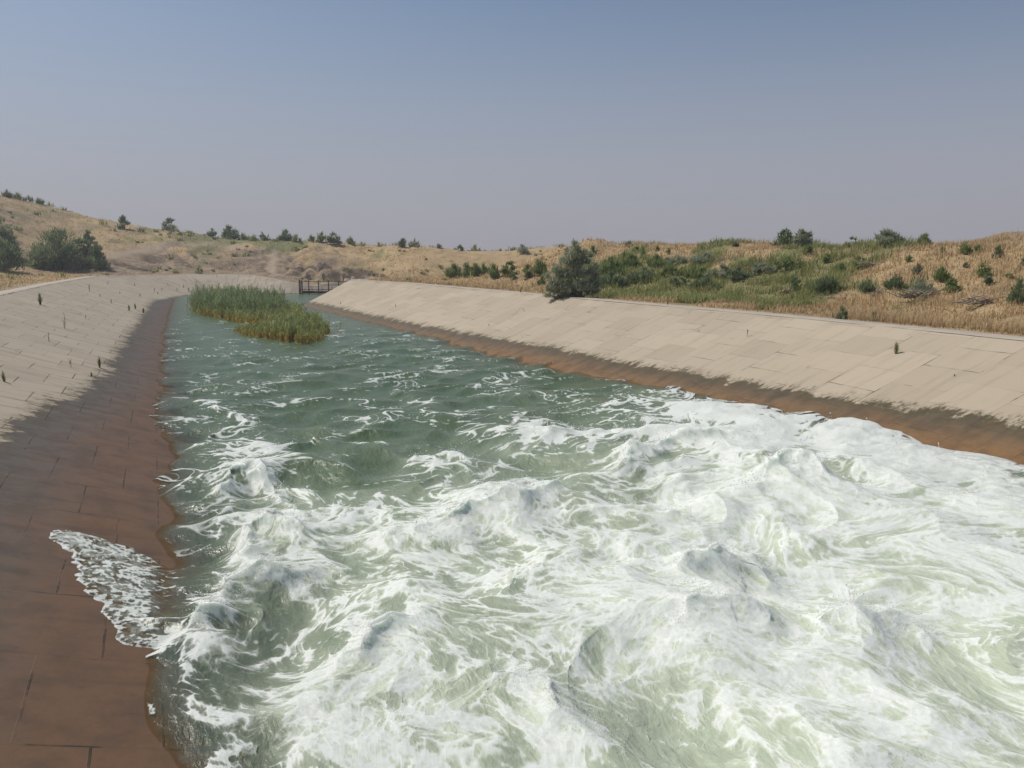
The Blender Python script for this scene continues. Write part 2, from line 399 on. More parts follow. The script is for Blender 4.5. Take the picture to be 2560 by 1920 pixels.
# gravel heap on the skyline at the far end of the berm
hp = at(2520, 583, 6.3); 
heap_e = np.sqrt(((cpx-2530)/120)**2+((TE-27)/7)**2)
TZ = TZ + .45*sst(1, .25, heap_e)
ins = sst(.9, -.1, TE)
TZ = TZ*(1-ins) + ins*np.where(TE < 0, np.maximum(TZT-.35+TE*.75, -4.5), TZT-.25*ins)
TZ = np.where(R2 > 900, np.minimum(TZ, 3.5), TZ)
log('terrain height', float(TZ.min()), float(TZ.max()))
def terrain_hit(px, py):
    """first point of the ground seen along a pixel ray, or the skyline point of that column"""
    d = ray(px, py); az = math.atan2(d[0], d[1]); c = int(np.clip(np.searchsorted(AZ, az), 1, NA-1))
    hr = math.hypot(d[0], d[1]); zr = HC + d[2]/hr*RR
    ok = np.where((TZ[:, c] >= zr) & (TE[:, c] > .3) & (RR < 700))[0]
    k = ok[0] if len(ok) else np.argmax(np.where((TE[:, c] > 2) & (RR < 320), (TZ[:, c]-HC)/RR, -9))
    return np.array([TX[k, c], TY[k, c], TZ[k, c]]), (k, c)
def hits(L): return [tuple(terrain_hit(a, b)[0]) + (v,) for a, b, v in L]
green_pts = hits([(1520, 730, .85), (1600, 737, .85), (1700, 738, .95), (1800, 745, .95), (1900, 752, .95), (1990, 757, .85), (1500, 690, .9), (1550, 660, .6), (1600, 700, 1), (1650, 690, .95), (1740, 690, .8), (1700, 648, .55), (1770, 640, .8), (1850, 680, .8), (1950, 660, .85), (2010, 648, .5), (1900, 710, .75), (2050, 720, .9), (2150, 640, .6), (2210, 620, .6), (1500, 640, .1), (1700, 622, .05), (1900, 630, .1), (2300, 650, .2), (2450, 700, .1), (2550, 650, .08), (2400, 640, .1), (2230, 690, .25), (1600, 765, .1), (1800, 780, .05), (2000, 786, .1), (2300, 795, .1), (2500, 820, .1), (1200, 705, .08), (1300, 725, .1), (1400, 640, .2), (1200, 640, .25), (1100, 655, .3), (1000, 660, .35), (900, 640, .4), (870, 630, .35), (1000, 705, .05), (1460, 660, .7), (1800, 655, .3), (2130, 760, .1), (2160, 725, .5), (2290, 735, .5),
    (100, 540, .42), (50, 580, .35), (300, 600, .5), (400, 590, .52), (500, 590, .62), (150, 525, .45), (200, 560, .4), (600, 603, .8), (690, 608, .85), (500, 618, .6), (420, 640, .1), (600, 640, .12), (700, 650, .1), (300, 640, .1), (50, 690, .35), (100, 690, .25), (200, 682, .15), (250, 560, .35), (800, 660, .25), (850, 640, .4), (780, 690, .3)])
dirt_pts = hits([(500, 650, .9), (600, 655, 1), (680, 655, .9), (350, 655, .9), (560, 640, .6), (700, 680, 1), (640, 690, .95), (420, 650, .8), (760, 640, .4), (820, 670, .7), (880, 690, .6), (300, 668, .8), (150, 560, .4), (200, 590, .5), (60, 650, .6), (50, 610, .5), (250, 620, .3), (450, 620, .2), (600, 605, 0), (300, 580, .15), (400, 585, .1), (950, 650, .1), (1000, 640, .15), (1100, 640, .1), (1200, 680, .05), (1500, 640, .05), (2000, 700, .15), (2500, 725, .35), (2400, 690, .2), (2200, 790, .1), (1500, 760, .1), (860, 620, .2), (750, 612, .5), (100, 690, .15), (2520, 590, .6)])
LXr = lambda x, y: (np.arctan2(x, y)*3.0, np.log(np.hypot(x, y)+1))
def tidw(pts, x, y):
    a, r = LXr(x, y); return idw(a, r, [(*[float(k) for k in LXr(np.float64(p[0]), np.float64(p[1]))], p[3]) for p in pts], 3.5, .0006)
TG = tidw(green_pts, TX, TY); TD = tidw(dirt_pts, TX, TY)
ng = fbm(TX/5, TY/5, 5, 50)
TGm = sst(.36, .62, TG + ng*.25); TDm = sst(.3, .75, TD + fbm(TX/6, TY/6, 4, 52)*.22)
def pathmask(pix, wid):
    P = np.array([terrain_hit(a, b)[0][:2] for a, b in pix]); d = np.full(TX.shape, 1e9, F32)
    for (ax, ay), (bx, by) in zip(P[:-1], P[1:]):
        ex, ey = bx-ax, by-ay; t = np.clip(((TX-ax)*ex+(TY-ay)*ey)/(ex*ex+ey*ey+1e-6), 0, 1)
        d = np.minimum(d, (TX-ax-t*ex)**2+(TY-ay-t*ey)**2)
    return sst(wid*1.3, wid*.5, np.sqrt(d)+.3*fbm(TX/2, TY/2, 3, 55))
TP = np.maximum(pathmask([(265, 645), (300, 634), (340, 628), (390, 620), (450, 613), (520, 612), (600, 614)], 1.5), pathmask([(690, 628), (680, 640), (679, 655), (676, 668), (690, 690)], .8))
TS = np.maximum(pathmask([(748, 671), (790, 663), (850, 672), (900, 681), (945, 690)], 1.5), np.maximum(pathmask([(700, 684), (762, 690)], .9), pathmask([(818, 696), (880, 699), (900, 698)], 1.0)))
TS = np.maximum(TS, .8*pathmask([(300, 662), (335, 668), (372, 674)], 1.6)); TS = np.maximum(TS, .7*pathmask([(372, 652), (420, 662), (490, 672)], 1.1))
TS = TS*sst(-.7, .3, fbm(TX/1.6, TY/5, 3, 57))
TZ = TZ - TS*(.35+.5*ridge(TX/1.3, TY/4, 58, 1.2))
TP = np.maximum(TP, sst(2.2, 1.0, TE)*sst(.2, .9, TE)*.8)
def ground_material():
    m = M('dry grassland soil'); o = m.n('ShaderNodeTexCoord').outputs['Object']
    g, d, p = m.attr('green'), m.attr('dirt'), m.attr('path')
    n1 = m.noise(.5, 6, .65, o); n2 = m.noise(3.2, 5, .7, o); n3 = m.noise(14, 3, .7, o)
    dry = m.mix(m.smooth(.3, .7, n1), (.42, .285, .145), (.56, .405, .215))
    dry = m.mix(m.math('MULTIPLY', m.smooth(.45, .7, n2), .5), dry, (.27, .18, .095))
    gr = m.mix(m.smooth(.35, .65, n2), (.11, .13, .04), (.25, .25, .085))
    dt = m.mix(m.smooth(.35, .65, n1), (.17, .115, .08), (.32, .235, .165))
    dt = m.mix(m.math('MULTIPLY', m.smooth(.53, .60, m.noise(.6, 7, .7, o)), .7), dt, (.44, .33, .235))
    dt = m.mix(m.math('MULTIPLY', m.smooth(.54, .62, m.noise(.45, 7, .72, m.scale(o, (1.3, 1, 2.5)))), .75), dt, (.085, .06, .042))
    c = m.mix(m.math('MULTIPLY', d, .85), dry, dt); c = m.mix(m.math('MULTIPLY', g, .8), c, gr)
    c = m.mix(m.math('MULTIPLY', p, .8), c, m.mix(n2, (.33, .25, .17), (.44, .35, .25)))
    c = m.mix(m.math('MULTIPLY', m.smooth(.50, .68, m.noise(.16, 6, .62, o)), .5), c, m.mix(.55, c, (.085, .06, .04)))
    c = m.mix(m.math('MULTIPLY', m.math('MULTIPLY', m.smooth(.56, .66, m.noise(.75, 5, .65, o)), m.math('SUBTRACT', 1.0, p)), .6), c, (.12, .115, .05))
    c = m.mix(m.math('MULTIPLY', m.smooth(.55, .75, n3), .5), c, (.10, .07, .04))
    c = m.mix(m.math('MULTIPLY', m.smooth(.38, .62, m.math('ADD', m.attr('scarp'), m.math('MULTIPLY', m.math('SUBTRACT', m.noise(.9, 6, .7, m.scale(o, (1.6, .5, .35))), .5), 1.1))), .85), c, m.mix(n2, (.045, .030, .022), (.13, .09, .06)))
    h = m.math('ADD', m.math('MULTIPLY', n2, 1.0), m.math('MULTIPLY', n3, .35))
    return m.done(m.bsdf(c, .95, Normal=m.bump(h, .9, .22)))
me = mesh_np('terrain', np.stack([TX, TY, TZ], -1).reshape(-1, 3), [grid_quads(NR, NA)[:, ::-1]], ground_material(), True, {'green': TGm, 'dirt': TDm, 'path': TP, 'scarp': TS})
link('terrain', me, kind='structure', label='dry grassy banks and hills around the canal')
log('terrain mesh')

# ------------------------------------------------------------------ water
FH = R(23); fa = (-math.sin(FH), math.cos(FH)); fb = (math.cos(FH), math.sin(FH))   # flow axis and cross axis
WNA, WNP = 1560, 1000
waz = np.radians(np.concatenate([np.linspace(-75, -37.4, 90), np.linspace(-37, 38.5, WNA), np.linspace(38.9, 78, 100)])); phi = np.concatenate([np.linspace(R(66), R(50.4), 28), np.linspace(R(50), R(33), 90)[:-1], np.linspace(R(33), R(2.35), WNP-89)])
wr = HC/np.tan(phi)
WA, WR = np.meshgrid(waz, wr)
X = (WR*np.sin(WA)).astype(F32); Y = (WR*np.cos(WA)).astype(F32)
A = X*fa[0]+Y*fa[1]; B = X*fb[0]+Y*fb[1]
dR, iR = bank_sd(X, Y, RT, RS, -1); dL, iL = bank_sd(X, Y, LT, LS, 1)
bed = np.maximum(np.maximum(dR/RM[iR], dL/LM[iL]), -2.2)           # height of the lining under each water point
log('water grid')
def wp(L): return [(*[float(k) for k in LXr(*at(a, b)[:2])], v) for a, b, v in L]
# share of the surface that is white, and how rough it is, as estimated from the photo and laid out on the water plane
DEN = wp([(2450, 1850, .80), (2300, 1700, .86), (2400, 1500, .90), (2200, 1450, .92), (2000, 1400, .90), (1900, 1600, .84), (1700, 1750, .76), (1600, 1500, .84), (1750, 1300, .95), (2000, 1280, .95), (2250, 1280, .88), (2480, 1300, .82), (2100, 1160, .88), (2300, 1230, .85), (1900, 1120, .9), (1650, 1130, .9), (1450, 1200, .78), (1500, 1350, .80), (1450, 1500, .72), (1300, 1650, .66), (1450, 1800, .62), (1250, 1850, .58), (1100, 1750, .66), (950, 1870, .68), (800, 1750, .66), (620, 1850, .6), (560, 1700, .48), (480, 1800, .35), (420, 1750, .16), (820, 1590, .28), (700, 1620, .42), (900, 1500, .62), (1000, 1620, .6), (1050, 1400, .64), (1200, 1450, .62), (1200, 1300, .62), (1150, 1230, .66), (900, 1350, .62), (760, 1480, .66), (720, 1330, .6), (640, 1500, .66), (640, 1400, .55), (560, 1560, .62), (470, 1420, .16), (440, 1490, .18), (520, 1330, .3), (430, 1340, .24), (560, 1240, .5), (620, 1170, .55), (480, 1180, .36), (420, 1100, .3), (800, 1250, .52), (900, 1150, .36), (760, 1130, .34), (1050, 1180, .5), (1200, 1120, .58), (1400, 1110, .72), (1550, 1060, .62), (1700, 1030, .72), (1850, 1060, .82), (1400, 1030, .42), (1250, 1040, .30), (1000, 1060, .22), (800, 1050, .26), (620, 1060, .34), (500, 1030, .28), (430, 960, .30), (600, 960, .12), (800, 960, .12), (1000, 950, .07), (1200, 960, .10), (1400, 950, .24), (1550, 960, .34), (1350, 890, .15), (1200, 880, .06), (1000, 880, .04), (800, 880, .05), (600, 890, .10), (450, 880, .24), (450, 820, .18), (560, 830, .07), (700, 860, .06), (440, 770, .06), (900, 800, .03), (1050, 840, .05), (850, 770, .03), (720, 745, .02), (560, 790, .04), (1500, 920, .26)])
AMP = wp([(2450, 1850, .26), (2200, 1600, .32), (2000, 1400, .38), (1700, 1500, .36), (1700, 1250, .44), (1950, 1230, .46), (2250, 1300, .26), (2400, 1260, .2), (1900, 1100, .24), (1600, 1150, .42), (1350, 1200, .36), (1400, 1500, .3), (1300, 1750, .30), (1000, 1700, .30), (700, 1750, .26), (480, 1800, .16), (900, 1400, .34), (600, 1450, .36), (650, 1250, .38), (450, 1450, .12), (480, 1200, .26), (900, 1150, .36), (1150, 1120, .34), (1400, 1030, .28), (1700, 1020, .2), (1000, 1000, .25), (700, 1030, .30), (480, 1020, .24), (1300, 930, .2), (900, 930, .19), (600, 930, .17), (430, 900, .10), (1500, 930, .14), (1100, 860, .14), (800, 860, .13), (600, 830, .10), (900, 790, .07), (500, 780, .06), (730, 745, .04)])
DEN = [(a, r_, v*(1 if v > .5 else .8)*float(np.interp(math.exp(r_), [15, 22, 34], [1, .62, .5]))) for a, r_, v in DEN]
aL, rL = LXr(X, Y); aL = aL.astype(F32); rL = rL.astype(F32)
den = idw(aL, rL, DEN, 3.2, .0009); amp = idw(aL, rL, AMP, 3.2, .002)
log('water maps')
# turbulence: coordinates dragged through swirling flow, so crests and foam curl into filaments
a1, b1 = curlwarp(A, B, 2.6, .066, 6, 101)
a2, b2 = curlwarp(a1, b1, .95, .024, 5, 111)
a3, b3 = curlwarp(a2, b2, .34, .014, 4, 121)
log('warps')
nearw = sst(42, 16, WR); fnear = sst(25, 13, WR)
ah, bh = A*.5+a1*.5, B*.5+b1*.5
h0 = perlin(A/5.2+3, B/3.6, 201)*.75 + perlin(ah/2.7, bh/2.1, 202)*.85
h1 = (ridge(ah/2.6+7, bh/2.1, 203, 1.2)-.5)*.60
h2 = (ridge(ah/1.05, bh/.9, 204, 1.3)-.45)*.14 + perlin(ah/1.15, bh/1.0, 208)*.30
h3 = (ridge(a1/.42, b1/.38, 205, 1.3)-.4)*.025 + perlin(ah/.5, bh/.45, 209)*.055
h4 = fbm(a1/.16, b1/.15, 3, 206, .5)*.004
HB = h0+h1*.8+h2
farw = perlin(A/2.4, B/3.4, 210)*.7 + perlin(ah/.9, bh/1.3, 214)*.45 + perlin(ah/.5, bh/.8, 215)*.22 + perlin(a1/1.1, b1/1.6, 211)*.45 + (ridge(a1/2.0, b1/3.0, 212, 2.2)-.4)*.8
H = amp*(nearw*HB + (1-nearw)*farw*1.1)*.88 + amp*h3*nearw*1.0 + h4*sst(.03, .3, amp)*nearw*.5
# named crests: the big standing ridges
RIDG = [([(400, 1640), (490, 1545), (590, 1455), (700, 1420), (790, 1435)], .36, .42, .9), ([(560, 1250), (600, 1175), (660, 1190), (740, 1260)], .38, .40, .7), ([(610, 1400), (625, 1330), (680, 1310), (760, 1340)], .42, .38, .55), ([(1040, 1345), (1160, 1300), (1280, 1280), (1400, 1235)], .34, .42, .8), ([(1540, 1190), (1600, 1140), (1720, 1115), (1850, 1120)], .46, .5, .9), ([(1880, 1250), (1960, 1205), (2060, 1230)], .5, .5, .9), ([(860, 1660), (960, 1600), (1060, 1565)], .30, .26, .8), ([(1480, 1290), (1620, 1275), (1750, 1320)], .22, .3, .8), ([(1700, 1440), (1830, 1400), (1930, 1430)], .4, .5, .85), ([(1030, 1150), (1100, 1130), (1200, 1165)], .28, .4, .6), ([(500, 1000), (560, 1040), (650, 1060)], .20, .5, .22), ([(480, 1120), (540, 1090), (620, 1060)], .26, .4, .35), ([(1250, 1700), (1400, 1760), (1500, 1850)], .2, .3, .7), ([(1350, 1100), (1500, 1085), (1620, 1095)], .3, .5, .8), ([(700, 1130), (820, 1090), (900, 1080)], .22, .4, .55), ([(1690, 1580), (1790, 1520), (1850, 1530)], .26, .35, .8), ([(2050, 1560), (2200, 1520), (2330, 1560)], .26, .5, .9)]
RIDG += [([(330, 1540), (420, 1590), (500, 1560), (560, 1500)], .26, .34, .95)]
fboost = np.zeros(X.shape, F32)
for pix, hh, wd, fo in RIDG:
    P = np.array([at(*p)[:2] for p in pix]); P, _ = resample(P, .25); m = 1.6*wd+.6
    sel = np.where((X > P[:, 0].min()-3) & (X < P[:, 0].max()+3) & (Y > P[:, 1].min()-3) & (Y < P[:, 1].max()+3))
    x, y = X[sel], Y[sel]; x, y = x+.22*perlin(x/.8, y/.8, 301)+.09*perlin(x/.3, y/.3, 302), y+.22*perlin(x/.8+9, y/.8, 303)+.09*perlin(x/.3, y/.3+5, 304)
    d = np.full(x.shape, 1e9, F32); tt = np.zeros(x.shape, F32)
    for k in range(len(P)-1):
        e = P[k+1]-P[k]; t = np.clip(((x-P[k, 0])*e[0]+(y-P[k, 1])*e[1])/(e@e), 0, 1)
        q2 = (x-P[k, 0]-t*e[0])**2+(y-P[k, 1]-t*e[1])**2; mm = q2 < d; d = np.where(mm, q2, d); tt = np.where(mm, (k+t)/(len(P)-1), tt)
    d = np.sqrt(d); prof = np.exp(-d/wd*1.25)*np.sin(np.pi*np.clip(.12+.76*tt, 0, 1))**.7*(.75+.5*perlin(x/.6, y/.6, 305))
    H[sel] += (hh*prof).astype(F32); fboost[sel] = np.maximum(fboost[sel], (fo*np.exp(-(d/wd)**2*2.2)).astype(F32))
# water thrown up the bank beside the camera, and lapping along both edges
lap = np.exp(-np.abs(np.maximum(dR, dL))/1.3)
H += lap*amp*np.where(dL > dR, .45, 1)*(.32*fbm(A/2.3, B/5, 3, 220)+.22*fbm(A/.5, B/.5, 3, 221))
H *= (1-.35*sst(-1.2, .6, np.maximum(dR, dL)))
H -= .05; H += .42*sst(37, 17, Y)*np.exp(-np.maximum(-dR, 0)/4.5)
SW = [(175, 1340, .34), (230, 1365, .42), (300, 1400, .62), (360, 1450, .62), (300, 1480, .42), (350, 1540, .45), (420, 1570, .45), (420, 1520, .55), (290, 1440, .5), (340, 1600, .25), (430, 1610, .35)]
swash = np.full(X.shape, -9, F32)
sel = np.where((dL > -2.6) & (WR < 22))
xs, ys = X[sel], Y[sel]; sv = np.zeros(xs.shape, F32)
for px_, py_, rad in SW:
    hb = hit_bank(px_, py_, LT, LS, LM, 1)
    c = hb[0] if hb else at(px_, py_)
    sv += np.exp(-((xs-c[0])**2+(ys-c[1])**2)/(rad**2))
sv = sv + .28*fbm(xs/.35, ys/.35, 4, 230)*sst(.05, .6, sv)
swash_v = np.full(X.shape, -9, F32); swash_v[sel] = sv
film = sst(.42, .62, sv)
thick = .006 + .030*np.clip(sv-.5, 0, 1.2) + .014*np.clip(fbm(xs/.14, ys/.14, 3, 231), -.5, 1)
Hs = np.where(film > 0, np.maximum(H[sel], bed[sel]-.03+film*(thick+.03)), H[sel]); H[sel] = Hs
fsw = np.zeros(X.shape, F32); fsw[sel] = film*sst(-.25, .25, dL[sel])
depth = H-bed
# foam: ranked filament patterns thresholded by the local share of white
st = 1.0+1.6*sst(14, 30, WR)                                         # far patterns stretch across the view of the flow
R1 = ridge(a1/1.9+2, b1/(1.5*st), 401, 1.6); R2_ = ridge(a2/.78, b2/(.66*st), 402, 1.5); R3 = ridge(a3/.30, b3/(.27*st), 403, 1.5)
RS_ = fbm(a2/1.3, b2/.13, 3, 470); RS2 = fbm(a3/.5, b3/.05, 2, 471)
R4 = ridge(a3/.11+.5*perlin(a3/.2, b3/.2, 405), b3/.10, 404, 1.4)
crest = np.clip(H/(amp+.03), -1.5, 2.5)
cl = fbm(a1/3.4, b1/3.0, 3, 406)
Pn = .55*R1+.55*R2_+.42*R3*nearw+.16*R4*sst(24, 10, WR)+.30*crest+.34*cl+.25*fbm(a3/.5, b3/.45, 4, 407)+.08*RS_+.05*RS2*sst(20, 9, WR)+.25*fbm(a2/.2, b2/.17, 4, 493, .65)*sst(26, 12, WR)
Pf = .35*R2_+.5*ridge(a2/.45, b2/1.1, 408, 2.0)+.75*crest+.40*fbm(a1/3, b1/4, 3, 409)+.45*fbm(a3/.3, b3/.6, 3, 410)+.3*R3
P = rank01(Pn*fnear+Pf*(1-fnear)*.9)
# rank again inside distance bands so that the requested share is met everywhere
edges = [0, 138, 268, 408, 548, 708, 868, X.shape[0]]
Pb = np.zeros_like(P)
for lo, hi in zip(edges[:-1], edges[1:]): Pb[lo:hi] = rank01(P[lo:hi])
toe = np.maximum(dR, dL)
den2 = np.clip((den+fboost*.75*(1-den)+.10*cl*sst(.05, .3, den))*(1-.55*sst(.55, .02, depth)), .0, .985)
Pl = rank01(ridge(A/.30, B/.30, 461, 1.3)*.5+ridge(a1/.13, b1/.13, 462, 1.3)*.6+.75*fbm(A/.11, B/.11, 4, 460, .65)+.35*sst(.25, .0, np.abs(swash_v-.55)))
Pb = Pb*(1-fsw)+Pl*fsw
den2 = den2*(1-fsw)+np.clip(.34+.30*fboost+.45*sst(.75, .45, swash_v)+.25*sst(1.0, 1.8, swash_v), 0, .8)*fsw
sw_ = .10+.34*fnear*sst(.2, .6, den)*sst(-.6, .5, fbm(a1/1.5, b1/1.3, 2, 480)); sw_ = sw_*(1-fsw)+.42*fsw; soft = sst(1-den2-.45, 1-den2+.35, Pb)
foam = sst(1-den2-sw_, 1-den2+sw_*.9, Pb)
# texture inside the white: lumps, streaks and bubbly holes
tex = rank01(.5*ridge(a1/.55, b1/.42, 490, 1.2)+.50*fbm(a2/.26, b2/.22, 5, 491, .68)+.18*RS_+.10*RS2*sst(22, 9, WR)+.35*R3+.25*R4*sst(26, 11, WR)+.30*ridge(a1/.21, b1/.17, 492, 1.3)*sst(30, 12, WR))
foam = foam*(1-.66*fnear*sst(.62, .14, tex)*(1-.55*fboost)*(1-fsw))
# thin broken crest lines and flecks on the darker water
patch = sst(-.45, .55, .7*perlin(a1/1.7, b1/2.4, 422)+.38*crest)
line = ridge(a2/1.0+4, b2/1.5, 423, 7)*patch + .8*ridge(a2/.5, b2/.9, 424, 8)*patch
fleck = sst(.30, .55, perlin(a3/.13, b3/.26, 425)+.35*perlin(a2/.4, b2/.6, 426))*sst(-.1, .7, fbm(a1/1.4, b1/2.0, 2, 427)+.25*crest)
dk = sst(.002, .03, den)*sst(.9, .5, den)
foam = np.maximum(foam, np.clip((.95*sst(.18, .6, line)*sst(9, 17, WR)+.85*fleck)*(.45+.45*sst(55, 20, WR)), 0, 1)*dk)
# thin foam line where the water meets the concrete
edge_f = np.exp(-(np.abs(depth-.03)/.035)**2)*sst(90, 25, WR)*sst(.0, .5, fbm(A/.35, B/.35, 3, 430))
foam = np.clip(np.maximum(foam, .4*edge_f*sst(.05, .3, den)), 0, 1)
air = np.clip(sst(.12, .80, idw(aL, rL, DEN, 2.4, .006)+.10*cl+.07*fbm(a2/1.2, b2/1.2, 3, 440)), 0, 1)*sst(.05, .45, depth)
air = np.clip(air*.72+.42*soft*sst(.08, .4, den)*fnear, 0, 1)*(1-fsw)+.7*fsw
dshow = depth+fsw*sst(.0, .03, depth)*.16*np.clip(.25+.9*fbm(A/.22, B/.22, 5, 481), 0, 1)
# lift the froth a little, roughen it
H = H + foam*nearw*(.005*R3+.008*R2_+.008*(tex-.5))*sst(.0, .1, depth)
# peak the waves: move points towards the crests
for _ in range(2):
    H = (H*2+np.roll(H, 1, 0)+np.roll(H, -1, 0)+np.roll(H, 1, 1)+np.roll(H, -1, 1))/6
H = H + foam*nearw*.006*fbm(A/.075, B/.075, 3, 451, .6)*sst(22, 10, WR)*sst(.0, .1, depth)
gr_ = np.gradient(H, axis=0)/np.gradient(WR, axis=0); ga_ = np.gradient(H, axis=1)/(np.gradient(WA, axis=1)*WR)
gr_ = np.clip(gr_, -1.2, 1.2); ga_ = np.clip(ga_, -1.2, 1.2)
for _ in range(3):
    gr_ = (np.roll(gr_, 1, 0)+gr_+np.roll(gr_, -1, 0)+np.roll(gr_, 1, 1)+np.roll(gr_, -1, 1))/5; ga_ = (np.roll(ga_, 1, 0)+ga_+np.roll(ga_, -1, 0)+np.roll(ga_, 1, 1)+np.roll(ga_, -1, 1))/5
ch = .05*nearw*sst(.3, -.6, np.maximum(dR, dL))
XX = X + ch*(gr_*np.sin(WA)+ga_*np.cos(WA)); YY = Y + ch*(gr_*np.cos(WA)-ga_*np.sin(WA))
log('water heights')
def water_material():
    m = M('turbulent canal water'); o = m.obj()
    f, a, d = m.attr('foam'), m.attr('air'), m.attr('depth')
    rot = m.n('ShaderNodeMapping'); m.inp(rot.inputs[0], o); rot.inputs['Rotation'].default_value = (0, 0, -FH); fv = rot.outputs[0]
    n1 = m.noise(2.2, 6, .62, m.scale(fv, (1, .55, 1)), .6); n2 = m.noise(11, 5, .65, o, .4); n3 = m.noise(48, 4, .7, o)
    body = m.mix(a, m.mix(n1, (.066, .102, .050), (.100, .145, .072)), m.mix(n1, (.50, .56, .41), (.62, .665, .53)))
    # foam breaks up into lace at its thin edges
    lace = m.math('ADD', f, m.math('MULTIPLY', m.math('SUBTRACT', n2, .5), .40))
    lace = m.math('ADD', lace, m.math('MULTIPLY', m.math('SUBTRACT', n3, .5), .30))
    ff = m.smooth(.10, 1.08, lace)
    hb = m.math('ADD', m.math('MULTIPLY', n2, .8), m.math('MULTIPLY', n3, .35))
    rip = m.noise(5.5, 4, .6, m.scale(fv, (1.6, .7, 1)), .5); rip2 = m.noise(1.5, 3, .55, m.scale(fv, (1.5, .8, 1)))
    nw = m.bump(m.math('ADD', m.math('ADD', rip, m.math('MULTIPLY', n2, .25)), m.math('MULTIPLY', rip2, 1.6)), .5, .08)
    nf = m.bump(m.math('ADD', hb, m.math('MULTIPLY', m.noise(110, 3, .7, o), .25)), .22, .02)
    wat = m.bsdf(body, .26, IOR=1.333, Normal=nw, Specular_IOR_Level=.36)
    fc = m.mix(m.smooth(.35, .7, n2), (.76, .78, .75), (.66, .70, .62))
    fo = m.bsdf(fc, .5, IOR=1.33, Normal=nf, Subsurface_Weight=1.0, Subsurface_Radius=(.22, .24, .21), Subsurface_Scale=1.0)
    mx = m.n('ShaderNodeMixShader'); m.inp(mx.inputs[0], ff); m.inp(mx.inputs[1], wat); m.inp(mx.inputs[2], fo)
    # shallow water over the concrete lets the bank show through
    tr = m.n('ShaderNodeBsdfTransparent'); tr.inputs[0].default_value = (.90, .86, .74, 1)
    fr = m.n('ShaderNodeBsdfGlossy'); fr.inputs['Roughness'].default_value = .22; m.inp(fr.inputs['Normal'], nw)
    fres = m.n('ShaderNodeFresnel'); fres.inputs[0].default_value = 1.33; m.inp(fres.inputs['Normal'], nw)
    th = m.n('ShaderNodeMixShader'); m.inp(th.inputs[0], m.math('MULTIPLY', fres.outputs[0], m.math('MULTIPLY', m.smooth(.0, .12, d), .2))); m.inp(th.inputs[1], tr.outputs[0]); m.inp(th.inputs[2], fr.outputs[0])
    op = m.math('SUBTRACT', 1.0, m.math('POWER', 2.718, m.math('MULTIPLY', m.math('MAXIMUM', d, 0.0), -4.6)))
    op = m.math('MAXIMUM', op, m.math('MULTIPLY', ff, .93))
    s = m.n('ShaderNodeMixShader'); m.inp(s.inputs[0], op); m.inp(s.inputs[1], th.outputs[0]); m.inp(s.inputs[2], mx.outputs[0])
    return m.done(s.outputs[0])
keep = (depth > -.35)
Q = grid_quads(*X.shape); kq = keep.ravel()[Q].any(1); Q = Q[kq][:, ::-1]
used = np.zeros(X.size, bool); used[Q.ravel()] = True; remap = np.cumsum(used)-1
me = mesh_np('water', np.stack([XX, YY, H], -1).reshape(-1, 3)[used], [remap[Q]], water_material(), True, {'foam': foam.ravel()[used], 'air': air.ravel()[used], 'depth': dshow.ravel()[used]})
link('water', me, kind='structure', label='rushing green canal water churned to white foam')
log('water mesh', len(me.vertices))

# droplets thrown up from the breaking crests
def spray():
    o8 = np.array([(1,0,0),(0,1,0),(-1,0,0),(0,-1,0),(0,0,1),(0,0,-1)], float); f8 = np.array([(0,1,4),(1,2,4),(2,3,4),(3,0,4),(1,0,5),(2,1,5),(3,2,5),(0,3,5)])
    cen, rad = [], []
    fl_ = (foam*amp*(fboost+.25*(crest > .9))*(WR < 30)*(depth > .25)).ravel().astype(np.float64)
    fl_ *= (1/np.maximum(WR, 1)**0).ravel(); cs = np.cumsum(fl_); seeds = np.searchsorted(cs, rng.random(1700)*cs[-1])
    for q in seeds:
        n = int(rng.integers(3, 16)); p = np.array([XX.flat[q], YY.flat[q], H.flat[q]]); v = np.array([rng.normal()*.10, rng.normal()*.10, .08+.20*rng.random()**2])
        t = rng.random(n)**1.5
        c = p+v*t[:, None]*1.3+rng.normal(size=(n, 3))*.035; c[:, 2] += .008
        cen.append(c); rad.append(np.maximum(.0035, .0016*rng.random(n)**2*WR.flat[q]*.55+.002))
    c = np.concatenate(cen); r = np.concatenate(rad); n = len(c)
    V = (c[:, None]+o8[None]*r[:, None, None]).reshape(-1, 3); Fc = (f8[None]+np.arange(n)[:, None, None]*6).reshape(-1, 3)
    m = M('white water droplets'); mt = m.done(m.bsdf((.80, .82, .80), .25, IOR=1.33))
    link('spray', mesh_np('spray', V, [Fc], mt, True), kind='stuff', label='fine white droplets thrown off the breaking crests')
spray()
log('spray')

